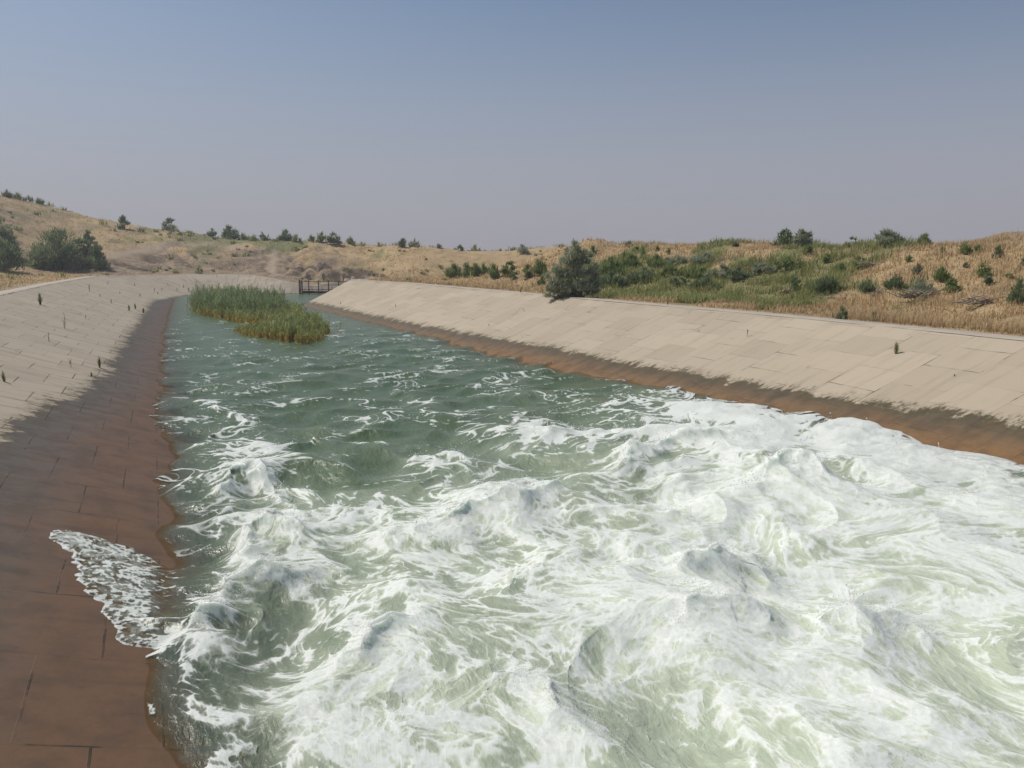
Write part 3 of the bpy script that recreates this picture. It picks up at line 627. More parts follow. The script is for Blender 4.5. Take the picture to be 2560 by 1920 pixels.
# ------------------------------------------------------------------ foliage materials
def leaf_material(name, dark, light, dry=None, rough=.6, trans=.5):
    m = M(name); t = m.attr('tone')
    c = m.mix(t, dark, light)
    if dry is not None: c = m.mix(m.smooth(.80, 1.0, t), c, dry)
    b = m.bsdf(c, rough, IOR=1.3)
    tr = m.n('ShaderNodeBsdfTranslucent'); m.inp(tr.inputs[0], c)
    x = m.n('ShaderNodeMixShader'); m.inp(x.inputs[0], trans); m.inp(x.inputs[1], b); m.inp(x.inputs[2], tr.outputs[0])
    return m.done(x.outputs[0])
def stalk_material(name, base, mid, tip, dry):
    m = M(name); g, t = m.attr('along'), m.attr('tone')
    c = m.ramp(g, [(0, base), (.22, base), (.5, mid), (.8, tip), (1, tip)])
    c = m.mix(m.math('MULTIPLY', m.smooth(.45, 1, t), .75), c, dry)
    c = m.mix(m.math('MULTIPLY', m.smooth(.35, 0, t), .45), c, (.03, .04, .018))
    b = m.bsdf(c, .6, IOR=1.3); tr = m.n('ShaderNodeBsdfTranslucent'); m.inp(tr.inputs[0], c)
    x = m.n('ShaderNodeMixShader'); m.inp(x.inputs[0], .42); m.inp(x.inputs[1], b); m.inp(x.inputs[2], tr.outputs[0])
    return m.done(x.outputs[0])
L_TAM = leaf_material('grey green tamarisk needles', (.25, .28, .18), (.46, .48, .33))
L_DARK = leaf_material('dark green willow leaves', (.115, .155, .075), (.275, .33, .16))
L_GREEN = leaf_material('fresh green weed leaves', (.15, .20, .060), (.33, .39, .14))
L_GREY = leaf_material('dusty olive leaves', (.16, .18, .10), (.33, .34, .20))
L_DRYW = leaf_material('dry weed stems', (.17, .15, .085), (.30, .25, .15))
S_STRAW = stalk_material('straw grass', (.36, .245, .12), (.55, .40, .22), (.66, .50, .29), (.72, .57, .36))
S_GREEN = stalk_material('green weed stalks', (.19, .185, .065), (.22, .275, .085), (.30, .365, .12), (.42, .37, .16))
S_REED = stalk_material('reed leaves', (.52, .35, .09), (.42, .36, .095), (.28, .35, .13), (.52, .43, .16))
S_REEDB = stalk_material('dark reed leaves', (.33, .29, .08), (.19, .25, .085), (.22, .30, .135), (.36, .35, .15))
def bark():
    m = M('grey brown bark'); o = m.obj(); n = m.noise(6, 5, .6, m.scale(o, (3, 3, .6)))
    return m.done(m.bsdf(m.mix(n, (.06, .045, .03), (.17, .13, .095)), .9, Normal=m.bump(n, .6, .02)))
BARK = bark()

def unit(n):
    v = rng.normal(size=(n, 3)); return v/np.linalg.norm(v, axis=1)[:, None]
def leaf_cards(C, D, ln, wd, tone, nrm):
    """pointed leaves: centre C, direction D"""
    n = len(C); s = np.cross(D, nrm+unit(n)*.45); s /= np.linalg.norm(s, axis=1)[:, None]+1e-9
    ln = np.broadcast_to(ln, (n,))[:, None]; wd = np.broadcast_to(wd, (n,))[:, None]
    V = np.stack([C-D*ln*.5, C+s*wd*.5-D*ln*.05, C+D*ln*.5, C-s*wd*.5-D*ln*.05], 1).reshape(-1, 3)
    return V, np.arange(n*4).reshape(n, 4), np.repeat(tone, 4)
def crown(name, mat, clumps, n, ln, wd, up, shag=.45):
    """foliage spread through a set of clumps; every clump has its own tone so that light and dark masses show"""
    cl = np.array(clumps); vol = cl[:, 3]**2.2; k = rng.choice(len(cl), n, p=vol/vol.sum())
    u = unit(n); u[:, 2] = np.where(u[:, 2] < -.35, -u[:, 2]*.4, u[:, 2]); r = cl[k, 3]*(.35+.65*rng.random(n)**.5)*(1+shag*rng.normal(size=n)*.5)
    C = cl[k, :3]+u*r[:, None]
    C[:, 2] = np.maximum(C[:, 2], .02)
    g = fbm(C[:, 0]*2.1/np.mean(cl[:, 3])*.4+5, C[:, 2]*2.1/np.mean(cl[:, 3])*.4+C[:, 1], 2, 77)
    ok = g > -.55; C, u, k = C[ok], u[ok], k[ok]; m_ = len(C)
    D = u*.7+np.array([0, 0, up])+unit(m_)*.55; D /= np.linalg.norm(D, axis=1)[:, None]
    tn = np.clip(.45+.22*rng.normal(size=len(cl))[k]+.18*rng.normal(size=m_), 0, 1)
    N = u+np.array([0, 0, .9]); V, Q, tone = leaf_cards(C, D, ln*(.6+.8*rng.random(m_)), wd*(.7+.6*rng.random(m_)), tn, N/np.linalg.norm(N, axis=1)[:, None])
    return mesh_np(name, V, [Q], mat, False, {'tone': tone})
def dome(w, h, k, seed, peak=.0, squat=.5):
    r = random.Random(seed); out = []
    for i in range(k):
        z = r.random()**1.5; prof = (1-z**2.2)**.5*(1-peak*z); a = r.random()*6.28; q = math.sqrt(r.random())
        rad = (.17+.14*r.random())*min(w, h*1.3)*(1-.45*z)
        out.append((q*prof*(w/2-rad*.7)*math.cos(a), q*prof*(w/2-rad*.7)*math.sin(a), rad*.45+z*max(h-rad*1.2, .05), rad))
    out.append((0, 0, h-.16*min(w, h), .18*min(w, h)))
    return out
def limbs(clumps, r0, seed, cnt=7):
    g = Geo(); r = random.Random(seed)
    for c in r.sample(clumps, min(cnt, len(clumps))):
        b = np.array([r.uniform(-1, 1)*r0*2, r.uniform(-1, 1)*r0*2, -.15]); e = np.array(c[:3])
        mid = b*.5+e*.5+np.array([0, 0, .12*e[2]])
        g.tube([b, (b+mid)/2+[r.uniform(-.05, .05)*e[2], r.uniform(-.05, .05)*e[2], 0], mid, e], [r0, r0*.75, r0*.5, r0*.18], 5)
    return g.mesh('trunk', BARK)
def shrub(px, py, wpx, hpx, mat, label, kind='shrub', style='round', group=None, loc=None, seed=None):
    p, (k, c) = terrain_hit(px, py)
    t = p[1]*CT + (HC-p[2])*ST                         # distance along the viewing axis
    w_, h_ = wpx/FPX*t, hpx/FPX*t
    seed = seed or int(px*7+py); area = wpx*hpx*.16
    n = int(np.clip(area*2.6, 110, 15000)); w_ *= 1.12; h_ *= 1.08
    pxm = t/800.0
    ln = np.clip(pxm*4.2, .10, .8); wd = np.clip(pxm*1.25, .03, .25)
    k = int(np.clip(6+area/22, 7, 40))
    if style == 'spiky': cl = dome(w_, h_, k, seed, .35); up = 1.3; ln *= 1.5; wd *= .8
    elif style == 'feather': cl = dome(w_, h_, k, seed, .25); up = .8; ln *= 1.25; wd *= .75
    elif style == 'sparse': cl = dome(w_, h_, max(6, k//2), seed, 0); up = .5; n = int(n*.55)
    else: cl = dome(w_, h_, k, seed, .0); up = .35
    base = (p[0], p[1], p[2]-.04*h_)
    if hpx >= 22:
        root = thing(kind, label, kind.replace('_', ' '), base, 0, 1, group)
        link('crown', crown('crown', mat, cl, n, ln, wd, up), root); link('trunk', limbs([(a*.8, b_*.8, z*.7, q) for a, b_, z, q in cl], .016*h_**.8+.008, seed), root)
        return root
    o = link(kind, crown('shrub', mat, cl, n, ln, wd, up), None, base, label=label, category=kind.replace('_', ' '))
    if group: o['group'] = group
    return o

# ------------------------------------------------------------------ the big bush on the crest, hand shaped
def big_bush():
    p, _ = terrain_hit(1430, 744); t = p[1]*CT+(HC-p[2])*ST; s = t/FPX
    C = []
    for x, y, r in [(1430, 610, 7), (1431, 622, 11), (1424, 640, 15), (1445, 640, 15), (1408, 655, 15), (1432, 662, 20), (1460, 655, 17), (1390, 678, 16), (1412, 690, 20), (1445, 688, 22), (1474, 682, 16), (1482, 700, 14), (1378, 705, 17), (1400, 718, 20), (1432, 715, 22), (1465, 718, 20), (1385, 730, 12), (1412, 738, 12), (1440, 734, 12), (1470, 732, 10), (1455, 630, 8), (1415, 628, 8), (1366, 690, 8), (1487, 668, 9), (1398, 745, 8), (1474, 640, 7), (1370, 722, 9), (1372, 738, 11), (1392, 744, 10), (1418, 745, 11), (1448, 743, 11), (1482, 728, 12), (1490, 712, 9), (1486, 690, 10)]:
        for dy in (-.5, .35):
            C.append(((x-1430)*s+rng.normal()*.08, (rng.random()-.5+dy)*r*s*1.6, (744-y)*s*1.0, r*s*.92))
    root = thing('tamarisk_bush', 'large feathery grey-green bush standing alone on the crest of the sunlit concrete bank', 'bush', (p[0], p[1], p[2]-.05))
    link('crown', crown('crown', L_TAM, C, 13000, .30, .045, .6, .75), root); link('trunk', limbs(C, .06, 5, 12), root)
big_bush()
S = shrub
# dark trees at the foot of the far hill
S(14, 676, 86, 78, L_DARK, 'dark bushy tree cut by the picture edge, at the foot of the hill', 'tree', 'feather')
S(8, 640, 66, 92, L_DARK, 'taller dark tree rising behind the bushy one at the picture edge', 'tree', 'round')
S(150, 674, 140, 100, L_DARK, 'biggest broad dark green tree at the foot of the brown hill', 'tree', 'feather')
S(205, 672, 66, 74, L_DARK, 'bluish green tree leaning on the biggest dark tree at the hill foot', 'tree', 'round')
S(243, 674, 56, 58, L_DARK, 'small dark conical tree at the end of the row at the hill foot', 'tree', 'feather')
S(98, 672, 44, 34, L_GREEN, 'bright green low bush between the two dark trees at the hill foot', 'shrub', 'round')
S(222, 608, 24, 30, L_DARK, 'lone dark shrub halfway up the hill above the row of trees', 'shrub', 'round')
S(306, 574, 28, 32, L_DARK, 'compact dark shrub on the hill shoulder, breaking the skyline', 'shrub', 'round')
S(420, 574, 54, 28, L_GREY, 'wide ragged shrub with bare gaps on the descending skyline', 'shrub', 'sparse')
for px_, py_, w_, h_ in [(14, 492, 26, 14), (42, 496, 22, 13), (66, 501, 26, 10), (92, 508, 18, 9)]:
    S(px_, py_, w_, h_, L_GREY, 'low tuft of scrub on the very top of the hill', 'shrub', 'spiky', 'low scrub along the hilltop')
S(531, 594, 25, 18, L_DARK, 'small round shrub beside the bigger pointed one on the plateau skyline', 'shrub')
S(573, 597, 46, 32, L_DARK, 'pointed dense shrub, tallest on the plateau skyline', 'shrub', 'round')
S(604, 600, 30, 14, L_GREEN, 'low pale shrub trailing off beside the tallest plateau shrub', 'shrub', 'spiky')
S(634, 602, 26, 11, L_GREEN, 'very low green scrub on the plateau edge', 'shrub', 'spiky')
S(657, 602, 27, 20, L_GREY, 'open twiggy shrub on the plateau above the eroded slope', 'shrub', 'sparse')
S(714, 602, 42, 25, L_DARK, 'broad domed shrub in the middle of the plateau skyline row', 'shrub')
S(742, 604, 24, 12, L_GREEN, 'low shrub tucked behind the broad domed one', 'shrub', 'spiky')
S(776, 606, 24, 16, L_GREEN, 'loose pale green shrub just before the round twin shrubs', 'shrub', 'sparse')
S(803, 608, 30, 22, L_GREEN, 'lighter of the round twin shrubs on the skyline', 'shrub')
S(834, 610, 38, 27, L_DARK, 'darker and larger of the round twin shrubs on the skyline', 'shrub')
S(874, 613, 27, 17, L_GREEN, 'fan shaped shrub ending the plateau skyline row', 'shrub', 'spiky')
S(1007, 620, 25, 21, L_DARK, 'round shrub on the dry ridge above the railing', 'shrub')
S(1037, 616, 29, 15, L_TAM, 'feathery low shrub just behind the round one on the dry ridge', 'shrub', 'feather')
S(1096, 621, 16, 6, L_GREY, 'tiny flat tuft on the dry ridge skyline', 'shrub', 'spiky')
S(1148, 626, 18, 12, L_GREY, 'small grey green dome on the low part of the skyline', 'shrub')
S(1189, 626, 22, 17, L_GREY, 'small tree-like shrub on a short stem on the low skyline', 'shrub', 'sparse')
S(1303, 635, 34, 19, L_TAM, 'feathery bluish shrub at the low skyline before the big bush', 'shrub', 'feather')
S(1956, 616, 52, 42, L_DARK, 'darker one of the pair of round bushes on the berm crest', 'shrub', 'round')
S(2003, 617, 54, 43, L_TAM, 'paler one of the pair of round bushes on the berm crest', 'shrub', 'round')
S(2125, 618, 34, 24, L_GREEN, 'loose light green shrub between the bush pair and the wide bush', 'shrub', 'sparse')
S(2212, 616, 84, 36, L_TAM, 'wide feathery bush on the berm crest', 'shrub', 'feather')
S(2312, 616, 46, 28, L_GREEN, 'upright green shrub on the crest beside the gravel heap', 'shrub', 'spiky')
S(1568, 617, 18, 9, L_GREY, 'little grey tuft on the crest beyond the big bush', 'shrub', 'spiky')
S(1836, 618, 20, 8, L_GREY, 'little dark tuft on the crest before the bush pair', 'shrub', 'spiky')
# weeds standing out on the sunlit berm
SLOPE = [(2018, 640, 28, 22, L_GREEN, 'spiky'), (2067, 658, 28, 19, L_GREEN, 'round'), (2142, 674, 42, 30, L_GREEN, 'round'), (2099, 684, 26, 22, L_GREEN, 'spiky'), (2267, 656, 16, 14, L_GREEN, 'round'), (2290, 688, 26, 20, L_GREY, 'spiky'), (2352, 706, 42, 32, L_GREEN, 'spiky'), (2376, 730, 46, 32, L_GREEN, 'round'), (2409, 638, 32, 28, L_GREEN, 'spiky'), (2440, 632, 24, 15, L_GREEN, 'spiky'), (2493, 645, 26, 26, L_DARK, 'spiky'), (2455, 694, 36, 34, L_GREEN, 'round'), (2468, 716, 26, 26, L_DARK, 'round'), (2522, 697, 22, 12, L_GREEN, 'round'), (2413, 674, 20, 12, L_GREY, 'round'), (2354, 633, 20, 14, L_GREEN, 'round'), (2060, 735, 78, 42, L_DARK, 'feather'), (1984, 728, 36, 30, L_DARK, 'round'), (2170, 734, 42, 34, L_DARK, 'spiky'), (2232, 724, 56, 36, L_DARK, 'feather'), (2300, 738, 66, 38, L_TAM, 'feather'), (2540, 760, 46, 60, L_DARK, 'feather'), (2100, 800, 28, 30, L_GREY, 'spiky'), (2184, 802, 16, 18, L_GREY, 'spiky'), (2556, 667, 14, 22, L_DARK, 'round'),
         (1134, 694, 62, 26, L_GREEN, 'spiky'), (1163, 692, 28, 30, L_GREEN, 'spiky'), (1187, 692, 34, 30, L_GREEN, 'spiky'), (1208, 686, 22, 26, L_GREEN, 'spiky'), (1232, 698, 36, 34, L_GREEN, 'spiky'), (1271, 690, 34, 34, L_GREEN, 'round'), (1281, 702, 24, 14, L_GREEN, 'round'), (1320, 694, 32, 30, L_GREEN, 'round'), (1350, 690, 40, 36, L_GREEN, 'spiky'), (1352, 716, 30, 22, L_GREEN, 'spiky'),
         (1525, 690, 58, 50, L_GREEN, 'spiky'), (1575, 672, 44, 40, L_GREEN, 'spiky'), (1530, 715, 60, 40, L_DARK, 'spiky'), (1610, 704, 62, 42, L_DARK, 'feather'), (1640, 664, 40, 30, L_GREEN, 'spiky'), (1690, 662, 44, 26, L_TAM, 'feather'), (1760, 658, 70, 28, L_TAM, 'feather'), (1680, 690, 56, 30, L_GREEN, 'spiky'), (1740, 696, 52, 34, L_GREEN, 'spiky'), (1800, 690, 60, 30, L_TAM, 'feather'), (1850, 698, 60, 34, L_DARK, 'feather'), (1905, 680, 60, 26, L_TAM, 'feather'), (1965, 670, 70, 30, L_GREEN, 'round'), (1760, 722, 60, 28, L_DARK, 'spiky'), (1700, 716, 40, 26, L_DARK, 'round'), (1590, 634, 14, 16, L_GREEN, 'round'), (1605, 640, 14, 20, L_GREEN, 'spiky'), (1642, 630, 11, 12, L_GREEN, 'round'), (1671, 636, 12, 12, L_GREEN, 'round'), (1560, 645, 18, 14, L_GREEN, 'spiky'), (1480, 640, 22, 22, L_GREEN, 'round')]
LAB = ['spiky weed just below the paler bush of the crest pair', 'round weed on the dry slope below the crest pair', 'wide green shrub under the loose light green crest shrub', 'spiky weed below the wide green shrub on the dry slope', 'small weed under the wide feathery crest bush', 'thin grey weed standing in the dry slope by the fallen stalks', 'upright green shrub touching a rounder one low on the dry slope', 'bright round shrub just under the upright one on the dry slope', 'spiky green weed below the gravel heap', 'small spiky weed between two bigger ones below the gravel heap', 'dark spiky weed under the gravel heap', 'rounded green shrub high on the dry slope near the picture edge', 'dark weed just under the rounded shrub near the picture edge', 'flat little weed near the picture edge on the dry slope', 'thin grey tuft in the bare middle of the dry slope', 'small green weed next to the upright crest shrub', 'broad dark feathery shrub at the berm foot, widest there', 'dark shrub beside the broad feathery one at the berm foot', 'dark spiky shrub behind the pale fallen stalks at the berm foot', 'dark feathery shrub above the pale fallen stalks', 'bluish feathery shrub wrapped in dead branches at the berm foot', 'tall dark shrub at the picture edge over the tall dry grass', 'grey green tuft in the dry grass by the concrete crest', 'smaller grey green tuft beside another in the dry grass by the crest', 'dark weed half cut by the picture edge',
       'low wide green weed at the far end of the row before the big bush', 'second weed of the row before the big bush, beside the low wide one', 'middle weed of the green row before the big bush', 'taller narrow weed after the middle one of the green row', 'spiky clump at the near end of the green row', 'isolated rounded shrub between the green row and the big bush', 'tiny weed at the foot of the isolated rounded shrub', 'rounded shrub showing just beside the big bush', 'spiky shrub half hidden behind the big bush', 'low weed at the skirt of the big bush']
for i, (a, b, w_, h_, mt, stl) in enumerate(SLOPE):
    if i >= 35 and h_ > 22: w_, h_ = w_*1.3, h_*.85
    if i < len(LAB): S(a, b, w_, h_, mt, LAB[i], 'shrub', stl)
    else: S(a, b, w_, h_, mt, 'leafy shrub in the dense green thicket on the berm beyond the big bush' if w_ > 24 else 'small separate weed in the dry grass above the green thicket', 'shrub', stl, 'shrubs of the green thicket' if w_ > 24 else 'small weeds above the thicket')
log('shrubs')

# ------------------------------------------------------------------ grass
def blades(Pb, h, w, lean, tone, curve=.5, name='grass', mat=None):
    n = len(Pb); a = rng.random(n)*6.283; sx = np.stack([np.cos(a), np.sin(a), 0*a], 1)*np.broadcast_to(w, (n,))[:, None]*.5
    up = np.zeros((n, 3)); up[:, 2] = h; ln = np.concatenate([lean*np.asarray(h)[:, None], np.zeros((n, 1))], 1)
    mid = Pb+up*.55+ln*.3*(1-curve*.4); tip = Pb+up*(1-.25*np.minimum(np.linalg.norm(lean, axis=1), 1.5))[:, None]+ln
    V = np.stack([Pb-sx, Pb+sx, mid+sx*.8, mid-sx*.8, tip], 1).reshape(-1, 3)
    i = np.arange(n)*5
    return mesh_np(name, V, [np.stack([i, i+1, i+2, i+3], 1), np.stack([i+3, i+2, i+4], 1)], mat, False,
                   {'tone': np.repeat(tone, 5), 'along': np.tile(np.array([0, 0, .55, .55, 1.0]), n)})
def tq(arr, k, c):
    k0 = k.astype(int); c0 = c.astype(int); u = k-k0; v = c-c0
    return (arr[k0, c0]*(1-u)*(1-v)+arr[k0+1, c0]*u*(1-v)+arr[k0, c0+1]*(1-u)*v+arr[k0+1, c0+1]*u*v)
def scatter(n, a0, a1, r0, r1, rp=1.0):
    c = np.interp(np.radians(rng.uniform(a0, a1, n)), AZ, np.arange(NA)); r = r0*(r1/r0)**(rng.random(n)**rp)
    k = np.interp(r, RR, np.arange(NR)); k = np.clip(k, 0, NR-1.01); c = np.clip(c, 0, NA-1.01)
    x, y = tq(TX, k, c), tq(TY, k, c)
    return np.stack([x, y, tq(TZ, k, c)], 1), tq(TE, k, c), tq(TGm, k, c), tq(TDm, k, c), tq(TP, k, c), r
def straw(n, a0, a1, r0, r1, e0, e1, hmin, hmax, mat, keepf, name, wk=.00075):
    Pt, e, g, d, p, r = scatter(n, a0, a1, r0, r1)
    cl = fbm(Pt[:, 0]/2.2, Pt[:, 1]/2.2, 3, 60); f = keepf(e, g, d, p, cl)
    ok = (e > e0) & (e < e1) & (rng.random(n) < f)
    Pt, e, g, cl, r = Pt[ok], e[ok], g[ok], cl[ok], r[ok]; m_ = len(Pt)
    h = (hmin+(hmax-hmin)*rng.random(m_)**1.5)*np.clip(.75+.55*cl, .35, 1.6)
    lean = rng.normal(size=(m_, 2))*.32+np.array([.28, -.10])*(.5+.8*fbm(Pt[:, 0]/6, Pt[:, 1]/6, 2, 61)[:, None])
    tone = np.clip(.45+.28*cl+.2*rng.normal(size=m_), 0, 1)
    Pt[:, 2] -= .02
    return blades(Pt, h, np.maximum(.012, r*wk)*(.7+.6*rng.random(m_)), lean, tone, .5, name, mat), m_
dryk = lambda e, g, d, p, cl: np.clip(1.0-.75*g-.7*d-.9*p, .03, 1)*np.clip(.75+.6*cl, .15, 1)
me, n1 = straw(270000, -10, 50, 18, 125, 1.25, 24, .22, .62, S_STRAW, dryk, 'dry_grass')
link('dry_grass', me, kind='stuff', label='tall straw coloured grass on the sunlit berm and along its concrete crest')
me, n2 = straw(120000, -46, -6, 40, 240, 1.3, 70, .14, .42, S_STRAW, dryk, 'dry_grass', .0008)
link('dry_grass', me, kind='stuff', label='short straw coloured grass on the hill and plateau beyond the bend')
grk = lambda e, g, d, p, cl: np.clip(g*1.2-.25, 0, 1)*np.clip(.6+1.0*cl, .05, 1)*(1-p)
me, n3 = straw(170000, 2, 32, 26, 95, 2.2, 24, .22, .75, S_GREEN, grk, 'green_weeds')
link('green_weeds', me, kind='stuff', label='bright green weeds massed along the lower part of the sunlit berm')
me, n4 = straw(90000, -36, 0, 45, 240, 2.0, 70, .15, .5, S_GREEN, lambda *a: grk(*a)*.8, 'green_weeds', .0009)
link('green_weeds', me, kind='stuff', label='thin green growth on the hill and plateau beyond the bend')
# scattered scrub tufts on the far slopes
Pt, e, g, d, p, r = scatter(2600, -36, 4, 48, 230); ok = (e > 3) & (p < .3) & (fbm(Pt[:, 0]/9, Pt[:, 1]/9, 3, 66)+.35*g > rng.normal(size=len(e))*.25+.12)
Pt, r = Pt[ok], r[ok]; n5 = len(Pt); k = 16; sz = r*.0042*(.5+rng.random(n5)**2*1.3)
Pb_ = np.repeat(Pt, k, 0); Pb_[:, :2] += rng.normal(size=(n5*k, 2))*np.repeat(sz, k)[:, None]*.35
me = blades(Pb_, np.repeat(sz, k)*(.5+.7*rng.random(n5*k)), np.repeat(r*.0011, k), rng.normal(size=(n5*k, 2))*.55, np.clip(np.repeat(rng.random(n5)*.9, k)+.1*rng.normal(size=n5*k), 0, 1), .5, 'scrub', S_GREEN)
link('scrub', me, kind='stuff', label='low scrub tufts dotted over the far hill slopes')
log('grass', n1, n2, n3, n4)

# ------------------------------------------------------------------ reeds standing in the stream
def reed_clump(poly, label, hfun, n, mat, name='reed_clump', spread=.35, seed=1):
    W = np.array([at(a, b)[:2] for a, b in poly]); c = W.mean(0); lo, hi = W.min(0), W.max(0)
    pts = []
    while len(pts) < n:
        q = rng.uniform(lo, hi, (4000, 2)); ins = np.zeros(len(q), bool); j = len(W)-1
        for i in range(len(W)):
            cr = ((W[i, 1] > q[:, 1]) != (W[j, 1] > q[:, 1])) & (q[:, 0] < (W[j, 0]-W[i, 0])*(q[:, 1]-W[i, 1])/(W[j, 1]-W[i, 1]+1e-9)+W[i, 0]); ins ^= cr; j = i
        k_ = fbm(q[:, 0]/1.1, q[:, 1]/1.1, 3, 90+seed) > -.38
        pts += q[ins & k_].tolist()
    q = np.array(pts[:n]); q += rng.normal(size=q.shape)*.22*rng.random((n, 1))**2*2
    hl = hfun(q)*(.42+.72*rng.random(n)**.9)*np.clip(1+.45*fbm(q[:, 0]/1.5, q[:, 1]/1.5, 2, 95), .5, 1.4)
    B0 = np.concatenate([q-c, np.full((n, 1), -.25)], 1)
    # stalks
    lean = rng.normal(size=(n, 2))*.16+np.array([.10, -.06])
    P_, H_, W_, L_, T_ = [B0], [hl+.25], [np.full(n, .045)], [lean], [np.clip(.42+.25*rng.normal(size=n)+.3*fbm(q[:, 0]/.9, q[:, 1]/.9, 2, 96), 0, 1)]
    for k in range(4):                                    # leaves leaving the stalk
        f = .12+.75*rng.random(n); b = B0.copy(); b[:, 2] = -.25+(hl+.25)*f; b[:, :2] += lean*(hl*f**2)[:, None]*.5
        a = rng.random(n)*6.283; o = np.stack([np.cos(a), np.sin(a)], 1)*(.35+.9*rng.random(n))[:, None]
        P_.append(b); H_.append(hl*(.28+.25*rng.random(n))); W_.append(np.full(n, .065)); L_.append(o); T_.append(np.clip(.45+.27*rng.normal(size=n)+.35*fbm(q[:, 0]/.9, q[:, 1]/.9, 2, 96), 0, 1))
    Pb = np.concatenate(P_); h = np.concatenate(H_)
    me = blades(Pb, h, np.concatenate(W_), np.concatenate(L_), np.concatenate(T_), .8, 'reed_leaves', mat)
    zz = np.empty(len(me.vertices)*3, F32); me.vertices.foreach_get('co', zz); zz = zz.reshape(-1, 3)[:, 2]
    top = np.repeat(np.tile(hl, 5), 5); me.attributes['along'].data.foreach_set('value', np.clip(zz/top, 0, 1).astype(F32))
    return link(name, me, None, (c[0], c[1], 0), label=label, category='reeds', group='reed clumps in the stream')
reed_clump([(476, 772), (500, 786), (560, 793), (620, 800), (700, 792), (712, 772), (650, 756), (560, 750), (495, 758)], 'tallest dark green reed clump, farthest upriver side of the midstream reed island', lambda q: 1.5+0*q[:, 0], 3400, S_REEDB, seed=1)
reed_clump([(500, 785), (560, 797), (592, 803), (660, 818), (720, 828), (772, 815), (752, 786), (716, 774), (670, 785), (560, 780)], 'middle reed clump of mixed green linking the tall one to the golden one', lambda q: .85+0*q[:, 0], 3200, S_REED, seed=2)
xr0, xr1 = at(590, 830)[0], at(800, 840)[0]
reed_clump([(582, 824), (620, 838), (690, 849), (755, 858), (800, 848), (822, 830), (786, 806), (720, 812), (650, 818)], 'golden-based front reed clump at the near tip of the reed island', lambda q: np.interp(q[:, 0], [xr0, xr0+2, xr1-1.5, xr1], [.35, .55, .95, .6]), 3400, S_REED, seed=3)
log('reeds')

# ------------------------------------------------------------------ weeds in the joints of the concrete
def weed(px, py, hpx, kind, label, group=None, side='L', name='weed'):
    hb = hit_bank(px, py, *((LT, LS, LM, 1) if side == 'L' else (RT, RS, RM, -1)))
    p = hb[0]; t = p[1]*CT+(HC-p[2])*ST; h = hpx/FPX*t; r = random.Random(px*31+py)
    P_, H_, W_, L_, T_ = [], [], [], [], []
    bushy = kind in ('green', 'brown')
    ns = 34 if bushy else 3
    wmin = max(.006, t/800*.42)
    for i in range(ns):
        a = r.random()*6.283; q = r.random(); l = (.1+.75*q*q) if bushy else .35*q
        hh = h*(1-.6*q*(1 if bushy else .6))*(1 if i else 1.05)
        P_.append((r.uniform(-.05, .05)*h, r.uniform(-.05, .05)*h, -.03)); H_.append(hh); W_.append(wmin); L_.append((math.cos(a)*l, math.sin(a)*l)); T_.append(r.random())
        for j in range(3 if bushy else 4):               # side twigs with leaflets
            f = .25+.6*r.random(); b = r.random()*6.283
            P_.append((math.cos(a)*l*hh*f*.55, math.sin(a)*l*hh*f*.55, hh*f*.9)); H_.append(hh*.22); W_.append(wmin*1.2); L_.append((math.cos(b)*.8, math.sin(b)*.8)); T_.append(r.random())
    mt = {'green': S_GREEN, 'brown': S_REEDB, 'dry': L_DRYW}[kind]
    me = blades(np.array(P_), np.array(H_), np.array(W_), np.array(L_), np.array(T_), .5, 'weed', mt)
    o = link(name, me, None, tuple(p), label=label, category='weed')
    if group: o['group'] = group
weed(101, 762, 36, 'green', 'bushiest green weed sprouting high on the greyer slope')
weed(163, 823, 46, 'dry', 'tallest thin dry stalk on the greyer slope, below the bushiest weed')
weed(224, 730, 22, 'dry', 'branched dry weed near the crest where the greyer bank starts to curve')
weed(10, 954, 34, 'green', 'green weed in a joint just above the wet band at the picture edge')
weed(249, 919, 34, 'brown', 'dark brown weed rooted right on the edge of the wet band')
weed(177, 918, 32, 'dry', 'thin dry stalks beside the dark brown weed above the wet band')
weed(229, 942, 15, 'brown', 'small dark sprout on the mossy fringe below the dark brown weed')
weed(123, 853, 26, 'dry', 'dry weed lower down the slope from the tallest stalk')
weed(323, 777, 18, 'green', 'thin green weed at the mossy fringe where the bank bends')
weed(338, 772, 16, 'green', 'upright green sprig beside the thin weed at the bend')
weed(359, 783, 17, 'brown', 'dark weed hanging at the water fringe of the bend')
for a, b, h in [(270, 711, 8), (337, 716, 10), (420, 714, 9), (350, 742, 12), (386, 730, 12), (395, 736, 10), (443, 727, 9), (459, 719, 9), (472, 727, 10), (278, 758, 13), (214, 798, 13), (250, 742, 8), (300, 735, 8), (405, 726, 8)]:
    weed(a, b, h, 'dry', 'tiny sprig in a slab joint of the curving grey bank', 'tiny sprigs on the curving grey bank')
weed(2240, 885, 40, 'brown', 'bushy lone weed with a tall spike in the middle of the sunlit slabs', None, 'R')
weed(1868, 842, 24, 'dry', 'thin leafless stalk in the sunlit slabs before the bushy lone weed', None, 'R')
weed(2386, 941, 8, 'brown', 'flat little tuft in an open joint of the sunlit slabs', None, 'R')
for a, b, h in [(989, 767, 9), (1222, 815, 8), (806, 763, 9), (852, 761, 9)]:
    weed(a, b, h, 'dry', 'tiny dry sprig near the far end of the sunlit slabs', 'tiny sprigs at the far end of the sunlit bank', 'R')

